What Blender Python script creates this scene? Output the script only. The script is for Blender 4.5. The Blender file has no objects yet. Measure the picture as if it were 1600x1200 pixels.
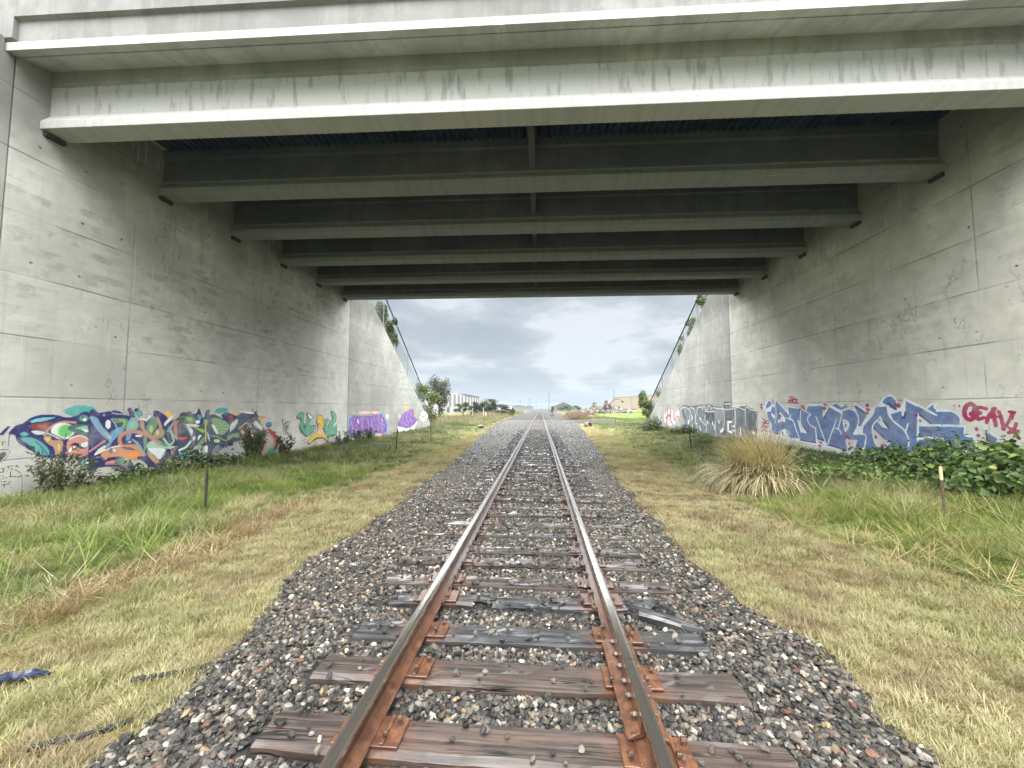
import bpy, bmesh, math, random
import numpy as np
from mathutils import Vector, Matrix
R = math.radians
rng = np.random.default_rng(11)
random.seed(11)
SC = bpy.context.scene
COL = SC.collection

# ------------------------------------------------------------ camera
CAM_POS = Vector((0.2, 0.0, 1.77))
PITCH, YAW, FOC = 3.594, 4.1515, 605.0
cam_d = bpy.data.cameras.new('camera')
cam_d.sensor_width = 36.0
cam_d.lens = FOC / 1600.0 * 36.0
cam_d.clip_start = 0.05
cam_d.clip_end = 6000
cam = bpy.data.objects.new('camera', cam_d)
COL.objects.link(cam)
cam.location = CAM_POS
cam.rotation_euler = (R(90 + PITCH), 0, R(YAW))
SC.camera = cam
SC.render.resolution_x, SC.render.resolution_y = 1024, 768

# ------------------------------------------------------------ node helper
class NT:
    def __init__(s, tree):
        s.t = tree; s.n = tree.nodes; s.l = tree.links
    def new(s, typ, **kw):
        n = s.n.new(typ)
        for k, v in kw.items(): setattr(n, k, v)
        return n
    def put(s, sock, v):
        if v is None: return
        if isinstance(v, bpy.types.NodeSocket): s.l.new(v, sock)
        elif isinstance(v, (int, float)):
            try: sock.default_value = v
            except TypeError: sock.default_value = (v,) * len(sock.default_value)
        else:
            v = tuple(v)
            if len(v) == 3 and len(sock.default_value) == 4: v = v + (1,)
            sock.default_value = v
    def m(s, op, a, b=None, c=None, clamp=False):
        n = s.new('ShaderNodeMath', operation=op, use_clamp=clamp)
        for i, v in enumerate((a, b, c)): s.put(n.inputs[i], v) if v is not None else None
        return n.outputs[0]
    def vm(s, op, a, b=None):
        n = s.new('ShaderNodeVectorMath', operation=op)
        s.put(n.inputs[0], a)
        if b is not None: s.put(n.inputs[1], b)
        return n.outputs['Value'] if op in ('LENGTH', 'DOT_PRODUCT') else n.outputs[0]
    def mix(s, f, a, b, mode='MIX'):
        n = s.new('ShaderNodeMix', data_type='RGBA', blend_type=mode)
        s.put(n.inputs[0], f); s.put(n.inputs[6], a); s.put(n.inputs[7], b)
        return n.outputs[2]
    def ramp(s, f, stops, interp='LINEAR'):
        n = s.new('ShaderNodeValToRGB'); cr = n.color_ramp; cr.interpolation = interp
        while len(cr.elements) < len(stops): cr.elements.new(0.5)
        for e, (p, c) in zip(cr.elements, stops):
            e.position = p
            e.color = (c, c, c, 1) if isinstance(c, (int, float)) else tuple(c) + (1,)
        s.put(n.inputs[0], f)
        return n.outputs[0]
    def noise(s, vec, scale, detail=4, rough=0.55, dist=0.0, dim='3D'):
        n = s.new('ShaderNodeTexNoise', noise_dimensions=dim)
        s.put(n.inputs['Vector'], vec)
        n.inputs['Scale'].default_value = scale; n.inputs['Detail'].default_value = detail
        n.inputs['Roughness'].default_value = rough; n.inputs['Distortion'].default_value = dist
        return n.outputs[0]
    def voro(s, vec, scale, feature='F1', out='Distance'):
        n = s.new('ShaderNodeTexVoronoi', feature=feature)
        s.put(n.inputs['Vector'], vec); n.inputs['Scale'].default_value = scale
        return n.outputs[out]
    def sep(s, v):
        n = s.new('ShaderNodeSeparateXYZ'); s.put(n.inputs[0], v); return n.outputs
    def comb(s, x, y, z):
        n = s.new('ShaderNodeCombineXYZ')
        for i, v in enumerate((x, y, z)): s.put(n.inputs[i], v)
        return n.outputs[0]
    def mr(s, v, a, b, c=0.0, d=1.0, smooth=True):
        n = s.new('ShaderNodeMapRange', interpolation_type='SMOOTHSTEP' if smooth else 'LINEAR')
        for i, x in enumerate((v, a, b, c, d)): s.put(n.inputs[i], x)
        return n.outputs[0]
    def bump(s, h, strength=0.5, dist=0.02, normal=None):
        n = s.new('ShaderNodeBump'); n.inputs['Strength'].default_value = strength
        n.inputs['Distance'].default_value = dist
        s.put(n.inputs['Height'], h)
        if normal is not None: s.put(n.inputs['Normal'], normal)
        return n.outputs[0]
    def pos(s): return s.new('ShaderNodeNewGeometry').outputs['Position']
    def objco(s): return s.new('ShaderNodeTexCoord').outputs['Object']
    def rnd(s): return s.new('ShaderNodeObjectInfo').outputs['Random']
    def attr(s, name, typ='GEOMETRY', out='Color'):
        n = s.new('ShaderNodeAttribute', attribute_type=typ, attribute_name=name); return n.outputs[out]

def srgb(r, g, b, k=1.0):
    f = lambda c: (c / 12.92 if c <= 0.04045 else ((c + 0.055) / 1.055) ** 2.4)
    return tuple(min(0.9, f(c / 255.0) * k) for c in (r, g, b))

def material(name, fn):
    m = bpy.data.materials.new(name); m.use_nodes = True
    t = NT(m.node_tree)
    for n in list(t.n): t.n.remove(n)
    out = t.new('ShaderNodeOutputMaterial')
    b = t.new('ShaderNodeBsdfPrincipled')
    r = fn(t, b)
    t.l.new((r if r is not None else b.outputs[0]), out.inputs['Surface'])
    return m

# ------------------------------------------------------------ sky (procedural overcast over a Nishita base)
SUN_EL, SUN_AZ = 58.0, 184.0
world = bpy.data.worlds.new('World'); SC.world = world; world.use_nodes = True
def build_world():
    t = NT(world.node_tree)
    for n in list(t.n): t.n.remove(n)
    out = t.new('ShaderNodeOutputWorld'); bg = t.new('ShaderNodeBackground')
    sky = t.new('ShaderNodeTexSky', sky_type='NISHITA')
    sky.sun_disc = False; sky.sun_elevation = R(SUN_EL); sky.sun_rotation = R(SUN_AZ)
    d = t.new('ShaderNodeTexCoord').outputs['Generated']
    x, y, z = t.sep(d)
    zz = t.m('ADD', t.m('MAXIMUM', z, 0.0), 0.22)
    p = t.comb(t.m('DIVIDE', x, zz), t.m('DIVIDE', y, zz), 0.0)
    n1 = t.noise(t.vm('ADD', p, (3.1, 0.4, 0)), 0.85, 6, 0.55, 0.15)
    n2 = t.noise(t.vm('ADD', p, (9.4, 2.0, 3)), 2.9, 5, 0.58, 0.2)
    f = t.m('ADD', t.m('MULTIPLY', n1, 0.66), t.m('MULTIPLY', n2, 0.34))
    # thin place in the cloud deck, right of the line
    h = t.vm('NORMALIZE', t.comb(0.100, 1.0, 0.155))
    dd = t.vm('LENGTH', t.vm('MULTIPLY', t.vm('SUBTRACT', d, h), (0.8, 1.0, 1.1)))
    glow = t.mr(dd, 0.20, 0.0)
    f = t.m('ADD', f, t.m('MULTIPLY', glow, 0.13))
    lowb = t.mr(z, 0.10, 0.02)
    f = t.m('ADD', f, t.m('MULTIPLY', lowb, 0.035))
    c = t.ramp(f, [(0.39, (1.10, 1.23, 1.36)), (0.48, (1.30, 1.42, 1.53)), (0.535, (1.64, 1.74, 1.83)), (0.59, (2.30, 2.35, 2.40))])
    # extra sky light added overhead, behind and ahead to brighten walls and ground
    g = t.m('ADD', 1.0, t.m('MULTIPLY', t.mr(z, 0.27, 0.55), ZEN))
    g = t.m('ADD', g, t.m('MULTIPLY', t.mr(y, 0.1, -0.7), BACK))
    g = t.m('ADD', g, t.m('MULTIPLY', t.m('MULTIPLY', t.mr(z, 0.28, 0.42), t.mr(y, 0.25, 0.8)), FRONT))
    c = t.mix(1.0, c, t.comb(g, t.m('MULTIPLY', g, t.mr(z, 0.27, 0.5, 1.0, 0.94)), t.m('MULTIPLY', g, t.mr(z, 0.27, 0.5, 1.0, 0.87))), 'MULTIPLY')
    c = t.mix(0.05, c, sky.outputs[0])
    t.l.new(c, bg.inputs['Color']); bg.inputs['Strength'].default_value = 0.1
    t.l.new(bg.outputs[0], out.inputs['Surface'])
ZEN = 13.2; BACK = 0.5; FRONT = 7.5
build_world()
sun_d = bpy.data.lights.new('sun', 'SUN'); sun_d.energy = 1.0; sun_d.angle = R(35); sun_d.color = (1.0, 0.975, 0.94)
sun = bpy.data.objects.new('sun', sun_d); COL.objects.link(sun)
sun.rotation_euler = (R(90 - SUN_EL), 0, R(180 - SUN_AZ + 0.0))
sun.location = (0, -30, 40)
vs = SC.view_settings
vs.view_transform = 'Standard'; vs.look = 'None'; vs.gamma = 1.0; vs.use_curve_mapping = False
vs.exposure = 1.8

# ------------------------------------------------------------ object helpers
def tag(o, label=None, cat=None, group=None, kind=None):
    if label: o['label'] = label
    if cat: o['category'] = cat
    if group: o['group'] = group
    if kind: o['kind'] = kind
    return o
def empty(name, loc, rz=0.0):
    o = bpy.data.objects.new(name, None); COL.objects.link(o)
    o.location = loc; o.rotation_euler = (0, 0, rz); o.empty_display_size = 0.2
    return o
def link(name, me, mats=None, parent=None, loc=(0, 0, 0), col=None):
    o = bpy.data.objects.new(name, me); (col or COL).objects.link(o)
    if mats is not None:
        for m in (mats if isinstance(mats, (list, tuple)) else [mats]): me.materials.append(m)
    o.location = loc
    if parent: o.parent = parent
    return o
def mesh_np(name, v, f, mat_idx=None, smooth=False, cols=None):
    """v (n,3); f: list of faces or (n,k) array"""
    me = bpy.data.meshes.new(name)
    v = np.asarray(v, dtype=np.float32).reshape(-1, 3)
    if isinstance(f, np.ndarray):
        k = f.shape[1]; nf = len(f)
        me.vertices.add(len(v)); me.vertices.foreach_set('co', v.ravel())
        me.loops.add(nf * k); me.loops.foreach_set('vertex_index', f.astype(np.int32).ravel())
        me.polygons.add(nf)
        me.polygons.foreach_set('loop_start', np.arange(0, nf * k, k, dtype=np.int32))
        me.polygons.foreach_set('loop_total', np.full(nf, k, dtype=np.int32))
        me.update(calc_edges=True)
    else:
        me.from_pydata([tuple(map(float, q)) for q in v], [], f); me.update()
    if mat_idx is not None:
        me.polygons.foreach_set('material_index', np.asarray(mat_idx, dtype=np.int32))
    if smooth: me.polygons.foreach_set('use_smooth', np.ones(len(me.polygons), dtype=bool))
    if cols is not None:
        a = me.color_attributes.new('col', 'FLOAT_COLOR', 'POINT')
        c = np.ones((len(v), 4), np.float32); c[:, :3] = cols
        a.data.foreach_set('color', c.ravel())
    return me
class MB:
    """collects simple solids into one mesh"""
    def __init__(s): s.v = []; s.f = []; s.mi = []
    def add(s, v, f, mi=0):
        o = len(s.v); s.v += [tuple(p) for p in v]; s.f += [[i + o for i in q] for q in f]; s.mi += [mi] * len(f)
    def box(s, a, b, mi=0, mat=None):
        x0, y0, z0 = a; x1, y1, z1 = b
        v = [(x0,y0,z0),(x1,y0,z0),(x1,y1,z0),(x0,y1,z0),(x0,y0,z1),(x1,y0,z1),(x1,y1,z1),(x0,y1,z1)]
        if mat is not None: v = [mat @ Vector(p) for p in v]
        s.add(v, [(0,3,2,1),(4,5,6,7),(0,1,5,4),(1,2,6,5),(2,3,7,6),(3,0,4,7)], mi)
    def tube(s, p, q, r0, r1=None, n=8, mi=0, cap=True):
        r1 = r0 if r1 is None else r1
        p = Vector(p); q = Vector(q); d = (q - p).normalized()
        a = d.orthogonal().normalized(); b = d.cross(a)
        v = []
        for c, r in ((p, r0), (q, r1)):
            for i in range(n):
                w = 2 * math.pi * i / n
                v.append(c + a * (math.cos(w) * r) + b * (math.sin(w) * r))
        f = [(i, (i + 1) % n, n + (i + 1) % n, n + i) for i in range(n)]
        if cap: f += [tuple(range(n - 1, -1, -1)), tuple(range(n, 2 * n))]
        s.add(v, f, mi)
    def prism(s, prof, fn0, fn1, mi=0, cap=True):
        """sweep a closed 2D profile between two placements"""
        n = len(prof); v = [fn0(*p) for p in prof] + [fn1(*p) for p in prof]
        f = [(i, (i + 1) % n, n + (i + 1) % n, n + i) for i in range(n)]
        if cap: f += [tuple(range(n - 1, -1, -1)), tuple(range(n, 2 * n))]
        s.add(v, f, mi)
    def mesh(s, name, fix=True, bevel=0.0):
        me = bpy.data.meshes.new(name); me.from_pydata(s.v, [], s.f)
        me.polygons.foreach_set('material_index', np.array(s.mi, np.int32)); me.update()
        if fix or bevel:
            bm = bmesh.new(); bm.from_mesh(me)
            bmesh.ops.recalc_face_normals(bm, faces=bm.faces)
            if bevel:
                bmesh.ops.bevel(bm, geom=[e for e in bm.edges if len(e.link_faces) == 2 and e.calc_face_angle(0) > 0.5], offset=bevel, segments=1, affect='EDGES', profile=0.5)
            bm.to_mesh(me); bm.free()
        return me
    def build(s, name, mats, parent=None, loc=(0, 0, 0), bevel=0.0):
        return link(name, s.mesh(name, True, bevel), mats, parent, loc)

def vnoise(x, y, seed=0, oct=4, f=1.0):
    """cheap smooth value noise in numpy, -1..1"""
    x = np.asarray(x, float) * f; y = np.asarray(y, float) * f
    tot = np.zeros(np.broadcast(x, y).shape); amp = 1.0; s = 0.0
    for o in range(oct):
        xi = np.floor(x).astype(np.int64); yi = np.floor(y).astype(np.int64)
        fx = x - xi; fy = y - yi
        fx = fx * fx * (3 - 2 * fx); fy = fy * fy * (3 - 2 * fy)
        def h(a, b):
            n = (a * 374761393 + b * 668265263 + (seed + o * 17) * 2147483) & 0x7fffffff
            n = ((n ^ (n >> 13)) * 1274126177) & 0x7fffffff
            return ((n ^ (n >> 16)) & 0xffff) / 32767.5 - 1
        v = (h(xi, yi) * (1 - fx) + h(xi + 1, yi) * fx) * (1 - fy) + (h(xi, yi + 1) * (1 - fx) + h(xi + 1, yi + 1) * fx) * fy
        tot += v * amp; s += amp; amp *= 0.5; x = x * 2.03 + 5.2; y = y * 2.03 + 1.3
    return tot / s

# scatter by instancing (only for stuff: stones, grass, litter)
def hidden_sources(name, meshes, mats):
    c = bpy.data.collections.new(name + '_kinds')
    for i, me in enumerate(meshes):
        o = bpy.data.objects.new(name + '_kind', me); c.objects.link(o)
        if not me.materials:
            for m in (mats if isinstance(mats, (list, tuple)) else [mats]): me.materials.append(m)
    return c
def scatter(name, pts, rot, scl, tint, sources):
    me = bpy.data.meshes.new(name)
    n = len(pts)
    me.vertices.add(n); me.vertices.foreach_set('co', np.asarray(pts, np.float32).ravel())
    a = me.attributes.new('rot', 'FLOAT_VECTOR', 'POINT'); a.data.foreach_set('vector', np.asarray(rot, np.float32).ravel())
    a = me.attributes.new('scl', 'FLOAT_VECTOR', 'POINT'); a.data.foreach_set('vector', np.asarray(scl, np.float32).ravel())
    a = me.attributes.new('tint', 'FLOAT_COLOR', 'POINT')
    c = np.ones((n, 4), np.float32); c[:, :3] = tint; a.data.foreach_set('color', c.ravel())
    me.update()
    o = bpy.data.objects.new(name, me); COL.objects.link(o)
    ng = bpy.data.node_groups.new(name, 'GeometryNodeTree')
    ng.interface.new_socket('Geometry', in_out='INPUT', socket_type='NodeSocketGeometry')
    ng.interface.new_socket('Geometry', in_out='OUTPUT', socket_type='NodeSocketGeometry')
    N = ng.nodes; L = ng.links
    gi = N.new('NodeGroupInput'); go = N.new('NodeGroupOutput')
    ci = N.new('GeometryNodeCollectionInfo'); ci.inputs['Collection'].default_value = sources
    ci.inputs['Separate Children'].default_value = True; ci.inputs['Reset Children'].default_value = True
    iop = N.new('GeometryNodeInstanceOnPoints'); iop.inputs['Pick Instance'].default_value = True
    ri = N.new('FunctionNodeRandomValue'); ri.data_type = 'INT'
    ints = [s for s in ri.inputs if s.type == 'INT']
    for s in ints:
        if s.name == 'Min': s.default_value = 0
        if s.name == 'Max': s.default_value = len(sources.objects) - 1
    iout = [s for s in ri.outputs if s.type == 'INT'][0]
    ra = N.new('GeometryNodeInputNamedAttribute'); ra.data_type = 'FLOAT_VECTOR'; ra.inputs['Name'].default_value = 'rot'
    sa = N.new('GeometryNodeInputNamedAttribute'); sa.data_type = 'FLOAT_VECTOR'; sa.inputs['Name'].default_value = 'scl'
    e2r = N.new('FunctionNodeEulerToRotation')
    L.new(gi.outputs[0], iop.inputs['Points']); L.new(ci.outputs[0], iop.inputs['Instance'])
    L.new(iout, iop.inputs['Instance Index'])
    L.new(ra.outputs['Attribute'], e2r.inputs[0]); L.new(e2r.outputs[0], iop.inputs['Rotation'])
    L.new(sa.outputs['Attribute'], iop.inputs['Scale'])
    L.new(iop.outputs[0], go.inputs[0])
    md = o.modifiers.new('scatter', 'NODES'); md.node_group = ng
    return o

# ------------------------------------------------------------ concrete
def concrete(name, base=(0.36, 0.36, 0.335), wall=None, weather_or_light=None, dark=1.0, marks=1.0):
    def fn(t, b):
        P = t.pos(); x, y, z = t.sep(P)
        big = t.noise(P, 0.35, 5, 0.6)
        med = t.noise(P, 2.2, 5, 0.6)
        fine = t.noise(P, 24, 4, 0.6)
        c = t.mix(t.mr(big, 0.3, 0.7), tuple(v * 0.70 for v in base), tuple(v * 1.16 for v in base))
        c = t.mix(t.mr(med, 0.38, 0.70, 0, 0.6), c, tuple(v * f for v, f in zip(base, (0.72, 0.74, 0.72))))
        c = t.mix(t.mr(fine, 0.5, 0.8, 0, 0.22), c, tuple(v * 0.62 for v in base))
        h = t.m('ADD', t.m('MULTIPLY', med, 0.5), t.m('MULTIPLY', fine, 0.35))
        # air holes in the cast face
        pit = t.mr(t.voro(P, 9.0), 0.055, 0.03)
        pit = t.m('MULTIPLY', pit, t.mr(t.noise(P, 1.3, 2), 0.5, 0.62))
        c = t.mix(t.m('MULTIPLY', pit, 0.5), c, (0.10, 0.10, 0.09))
        h = t.m('SUBTRACT', h, pit)
        if wall:
            z0, dz, vl, seed = wall
            wob = t.m('MULTIPLY', t.m('SUBTRACT', t.noise(P, 0.9, 3), 0.5), 0.03)
            # horizontal pour lines
            q = t.m('DIVIDE', t.m('SUBTRACT', t.m('ADD', z, wob), z0), dz)
            d = t.m('MULTIPLY', t.m('ABSOLUTE', t.m('SUBTRACT', t.m('FRACT', q), 0.5)), dz)
            hl = t.mr(d, 0.022, 0.008)
            hl = t.m('MULTIPLY', hl, t.mr(t.noise(t.comb(seed, y, t.m('FLOOR', q)), 0.8, 3), 0.38, 0.6, 0.12, 0.9))
            vmask = 0.0
            for v in vl:
                vmask = t.m('MAXIMUM', vmask, t.mr(t.m('ABSOLUTE', t.m('SUBTRACT', t.m('ADD', y, wob), v)), 0.02, 0.007))
            vmask = t.m('MULTIPLY', vmask, t.mr(t.noise(t.comb(seed, y, z), 0.7, 3), 0.38, 0.62, 0.08, 0.8))
            line = t.m('MAXIMUM', hl, vmask)
            # each pour has its own shade
            cell = t.new('ShaderNodeTexWhiteNoise'); t.put(cell.inputs['Vector'], t.comb(seed, t.m('FLOOR', t.m('DIVIDE', y, 4.6)), t.m('FLOOR', t.m('ADD', q, 0.5))))
            c = t.mix(t.m('MULTIPLY', cell.outputs['Value'], 0.16), c, tuple(v * 1.35 for v in base))
            # form tie holes
            u = t.m('SUBTRACT', t.m('FRACT', t.m('DIVIDE', y, 0.78)), 0.5)
            w = t.m('SUBTRACT', t.m('FRACT', t.m('DIVIDE', t.m('SUBTRACT', z, z0 + 0.28), dz)), 0.5)
            dd = t.vm('LENGTH', t.comb(t.m('MULTIPLY', u, 0.78), t.m('MULTIPLY', w, dz), 0.0))
            hole = t.m('MULTIPLY', t.mr(dd, 0.034, 0.02), t.mr(t.noise(P, 1.7, 2), 0.48, 0.6))
            # streaky honeycomb blotches lying along the boards
            bq = t.m('DIVIDE', t.m('ADD', z, t.m('MULTIPLY', t.m('SUBTRACT', t.noise(P, 3.0, 3), 0.5), 0.05)), 0.148)
            bi = t.m('FLOOR', bq)
            st = t.noise(t.comb(t.m('ADD', seed, t.m('MULTIPLY', bi, 7.3)), t.m('MULTIPLY', y, 1.5), t.m('MULTIPLY', z, 1.6)), 1.0, 5, 0.66)
            bw = t.new('ShaderNodeTexWhiteNoise'); t.put(bw.inputs['Vector'], t.comb(seed, bi, t.m('FLOOR', t.m('ADD', t.m('DIVIDE', y, 2.44), t.m('MULTIPLY', bi, 0.37)))))
            c = t.mix(t.m('MULTIPLY', bw.outputs['Value'], 0.20), c, tuple(v * 0.66 for v in base))
            bl_ = t.mr(t.m('ABSOLUTE', t.m('SUBTRACT', t.m('FRACT', bq), 0.5)), 0.455, 0.49)
            bl_ = t.m('MULTIPLY', bl_, t.mr(t.noise(t.comb(seed, t.m('MULTIPLY', y, 1.4), bi), 1.0, 3), 0.42, 0.62))
            c = t.mix(t.m('MULTIPLY', bl_, 0.34), c, tuple(v * 0.45 for v in base))
            crack = t.mr(t.m('ABSOLUTE', t.m('SUBTRACT', t.noise(t.comb(seed, t.m('MULTIPLY', y, 1.0), t.m('MULTIPLY', z, 0.45)), 0.7, 6, 0.6), 0.5)), 0.005, 0.0015)
            c = t.mix(t.m('MULTIPLY', crack, t.m('MULTIPLY', t.mr(t.noise(P, 0.4, 2), 0.5, 0.6), 0.45)), c, (0.12, 0.12, 0.11))
            zone = t.m('MULTIPLY', t.mr(t.noise(t.comb(seed, y, z), 0.32, 3), 0.40, 0.62), t.mr(z, 1.2, 3.2))
            blot = t.m('MULTIPLY', t.m('MULTIPLY', t.mr(st, 0.50, 0.66), zone), t.mr(fine, 0.25, 0.55, 0.35, 1.0))
            # runs: grey damp ones, pale lime ones
            run = t.noise(t.comb(seed + 5, t.m('MULTIPLY', y, 5.0), t.m('MULTIPLY', z, 0.22)), 1.0, 4, 0.6)
            runm = t.m('MULTIPLY', t.mr(run, 0.55, 0.72), t.mr(t.noise(t.comb(seed, y, z), 0.23, 2), 0.38, 0.62))
            lime = t.noise(t.comb(seed + 9, t.m('MULTIPLY', y, 11.0), t.m('MULTIPLY', z, 0.55)), 1.0, 3, 0.5)
            limem = t.m('MULTIPLY', t.mr(lime, 0.62, 0.69), t.mr(t.noise(t.comb(seed + 2, t.m('MULTIPLY', y, 1.0), t.m('MULTIPLY', z, 0.7)), 0.55, 3), 0.46, 0.60))
            c = t.mix(t.m('MULTIPLY', blot, 0.70 * marks), c, tuple(v * 0.46 for v in base))
            c = t.mix(t.m('MULTIPLY', runm, 0.42), c, tuple(v * f for v, f in zip(base, (0.55, 0.58, 0.55))))
            # mildew high up under the girder seats
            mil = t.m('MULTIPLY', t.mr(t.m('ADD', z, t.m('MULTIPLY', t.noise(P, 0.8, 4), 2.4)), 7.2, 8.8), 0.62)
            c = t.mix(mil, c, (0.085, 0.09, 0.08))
            c = t.mix(t.m('MULTIPLY', limem, 0.75), c, (0.62, 0.62, 0.58))
            c = t.mix(t.m('MULTIPLY', line, 0.55), c, (0.10, 0.10, 0.09))
            c = t.mix(t.m('MULTIPLY', hole, 0.75), c, (0.07, 0.07, 0.06))
            # damp foot
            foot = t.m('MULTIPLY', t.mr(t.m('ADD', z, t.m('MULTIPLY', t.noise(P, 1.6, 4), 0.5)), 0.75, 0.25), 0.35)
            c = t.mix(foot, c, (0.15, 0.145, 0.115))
            h = t.m('SUBTRACT', h, t.m('MULTIPLY', t.m('MAXIMUM', line, hole), 1.4))
            h = t.m('SUBTRACT', h, t.m('MULTIPLY', blot, 0.5))
        else:
            run = t.noise(t.comb(t.m('MULTIPLY', x, 4.0), t.m('MULTIPLY', y, 1.0), t.m('MULTIPLY', z, 0.5)), 1.0, 4, 0.65)
            c = t.mix(t.mr(run, 0.47, 0.68, 0, 0.36 if wall is None and weather_or_light and weather_or_light[0] < 8 else 0.5), c, tuple(v * f for v, f in zip(base, (0.55, 0.56, 0.54))))
            if weather_or_light:
                # rain-washed lower part of the outer girder; the part under the deck stays grey; inner flanges get painted-in light
                zt, pale = weather_or_light
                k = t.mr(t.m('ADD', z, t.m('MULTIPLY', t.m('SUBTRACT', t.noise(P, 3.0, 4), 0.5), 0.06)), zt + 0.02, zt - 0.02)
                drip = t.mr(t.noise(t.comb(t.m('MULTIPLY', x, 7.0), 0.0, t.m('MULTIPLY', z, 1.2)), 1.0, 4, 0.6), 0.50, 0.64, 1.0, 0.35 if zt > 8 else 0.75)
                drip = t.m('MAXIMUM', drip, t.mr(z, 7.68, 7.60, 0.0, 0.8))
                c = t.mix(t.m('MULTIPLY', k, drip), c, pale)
        if dark != 1.0: c = t.mix(1.0, c, (dark,) * 3, 'MULTIPLY')
        t.put(b.inputs['Base Color'], c)
        t.put(b.inputs['Roughness'], t.mr(med, 0.3, 0.7, 0.72, 0.92))
        b.inputs['Specular IOR Level'].default_value = 0.35
        t.put(b.inputs['Normal'], t.bump(h, 0.55, 0.012))
    return material(name, fn)

ZL = 0.815 + 1.16 * 0.5
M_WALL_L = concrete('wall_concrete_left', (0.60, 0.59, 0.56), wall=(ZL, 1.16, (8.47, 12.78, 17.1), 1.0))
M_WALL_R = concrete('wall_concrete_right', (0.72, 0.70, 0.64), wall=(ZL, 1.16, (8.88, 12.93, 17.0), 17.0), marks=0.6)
M_WING_L = concrete('wing_concrete_left', (0.37, 0.37, 0.355), wall=(ZL, 1.16, (25.87, 29.74, 30.9, 2.1, -2.0), 31.0), marks=0.15)
M_WING_R = concrete('wing_concrete_right', (0.37, 0.37, 0.345), wall=(ZL, 1.16, (26.7, 30.4, 2.4, -2.0), 47.0), marks=0.15)
M_GIRDER = concrete('girder_concrete', (0.105, 0.110, 0.116), weather_or_light=(7.66, (0.235, 0.242, 0.245)))  # paler bottom flange paints in light from the open ground
M_GIRDER_OUT = concrete('outer_girder_concrete', (0.25, 0.247, 0.235), weather_or_light=(8.22, (0.42, 0.42, 0.415)))
M_DECK = concrete('deck_concrete', (0.49, 0.485, 0.46))
M_PARAPET = concrete('parapet_concrete', (0.25, 0.247, 0.245))
M_LEDGE = concrete('ledge_concrete', (0.48, 0.475, 0.43))
def plain(name, col, rough=0.6, metal=0.0, var=0.25, sc=6.0, spec=0.5, bumpk=0.2):
    def fn(t, b):
        P = t.objco(); n = t.noise(P, sc, 5, 0.6); n2 = t.noise(P, sc * 6, 3, 0.6)
        c = t.mix(t.mr(n, 0.3, 0.7), tuple(v * (1 - var) for v in col), tuple(min(1, v * (1 + var)) for v in col))
        c = t.mix(t.mr(n2, 0.55, 0.75, 0, var), c, tuple(v * 0.5 for v in col))
        t.put(b.inputs['Base Color'], c); b.inputs['Roughness'].default_value = rough
        b.inputs['Metallic'].default_value = metal; b.inputs['Specular IOR Level'].default_value = spec
        t.put(b.inputs['Normal'], t.bump(n2, bumpk, 0.01))
    return material(name, fn)
M_DECKING = plain('galvanised_decking', (0.06, 0.09, 0.14), 0.45, 0.7, 0.3, 2.0)
M_RUSTSTAIN = plain('joint_filler', (0.03, 0.028, 0.025), 0.9)

# ------------------------------------------------------------ ballast and ground shape
EY = np.array([-20, 0, 2.2, 3.0, 4.7, 8.5, 12, 18, 27, 45, 60, 120, 500.0])
EL = np.array([-2.2, -2.1, -2.1, -2.2, -2.5, -2.65, -2.8, -3.2, -4.0, -5.2, -5.8, -6.2, -6.5])
ER = np.array([2.3, 2.3, 2.32, 2.35, 2.1, 2.15, 2.35, 2.9, 3.5, 4.8, 6.2, 7.0, 7.0])
def edgeL(y): return np.interp(y, EY, EL) + 0.26 * vnoise(np.asarray(y) * 0 + 3.3, y, 3, 5, 1.5)
def edgeR(y): return np.interp(y, EY, ER) + 0.26 * vnoise(np.asarray(y) * 0 + 8.3, y, 5, 5, 1.5)
def ground_base(x, y):
    x = np.asarray(x, float); y = np.asarray(y, float)
    wallk = np.clip((48 - y) / 14, 0, 1)
    l = np.interp(-x, [2, 4.4, 5.2, 9.6], [-0.13, -0.13, -0.06, 0.0])
    r = np.interp(x, [2, 4.4, 5.6, 9.6], [-0.13, -0.10, 0.02, 0.24])
    h = np.where(x < 0, l, r) * wallk + (-0.10) * (1 - wallk)
    far = np.clip((np.hypot(x, y) - 60) / 60, 0, 1)
    h = h + 0.035 * vnoise(x, y, 2, 4, 0.7) * np.clip((np.abs(x) - 2.2) / 1.0, 0, 1) + far * 0.12 * vnoise(x, y, 9, 3, 0.05)
    # low bank of weeds beside the line beyond the bridge
    h = h + 0.55 * np.exp(-((x + 9.5) / 2.6) ** 2) * np.clip((y - 50) / 20, 0, 1) * np.clip((180 - y) / 60, 0, 1)
    h = h + 0.45 * np.exp(-((x - 10.5) / 2.2) ** 2) * np.clip((y - 55) / 20, 0, 1) * np.clip((120 - y) / 30, 0, 1)
    return h
def ground_z(x, y):
    h = ground_base(x, y)
    ins = np.clip((x - edgeL(y) - 0.05) / 0.25, 0, 1) * np.clip((edgeR(y) - 0.05 - x) / 0.25, 0, 1)
    return h - 0.16 * ins
def ballast_z(x, y):
    x = np.asarray(x, float)
    e = np.where(x < 0, -edgeL(y), edgeR(y)); a = np.abs(x)
    top = -0.035
    sh = np.clip((a - 1.75) / np.maximum(e - 1.75, 0.1), 0, 1.6)
    z = top + (-0.105 - top) * sh
    z = np.where(a > e, -0.105 - 0.6 * (a - e), z)
    return z + 0.012 * vnoise(x, y, 21, 3, 2.5) - 0.012 * np.clip((1.55 - a) * 5, 0, 1) * (a < 1.55)

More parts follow.
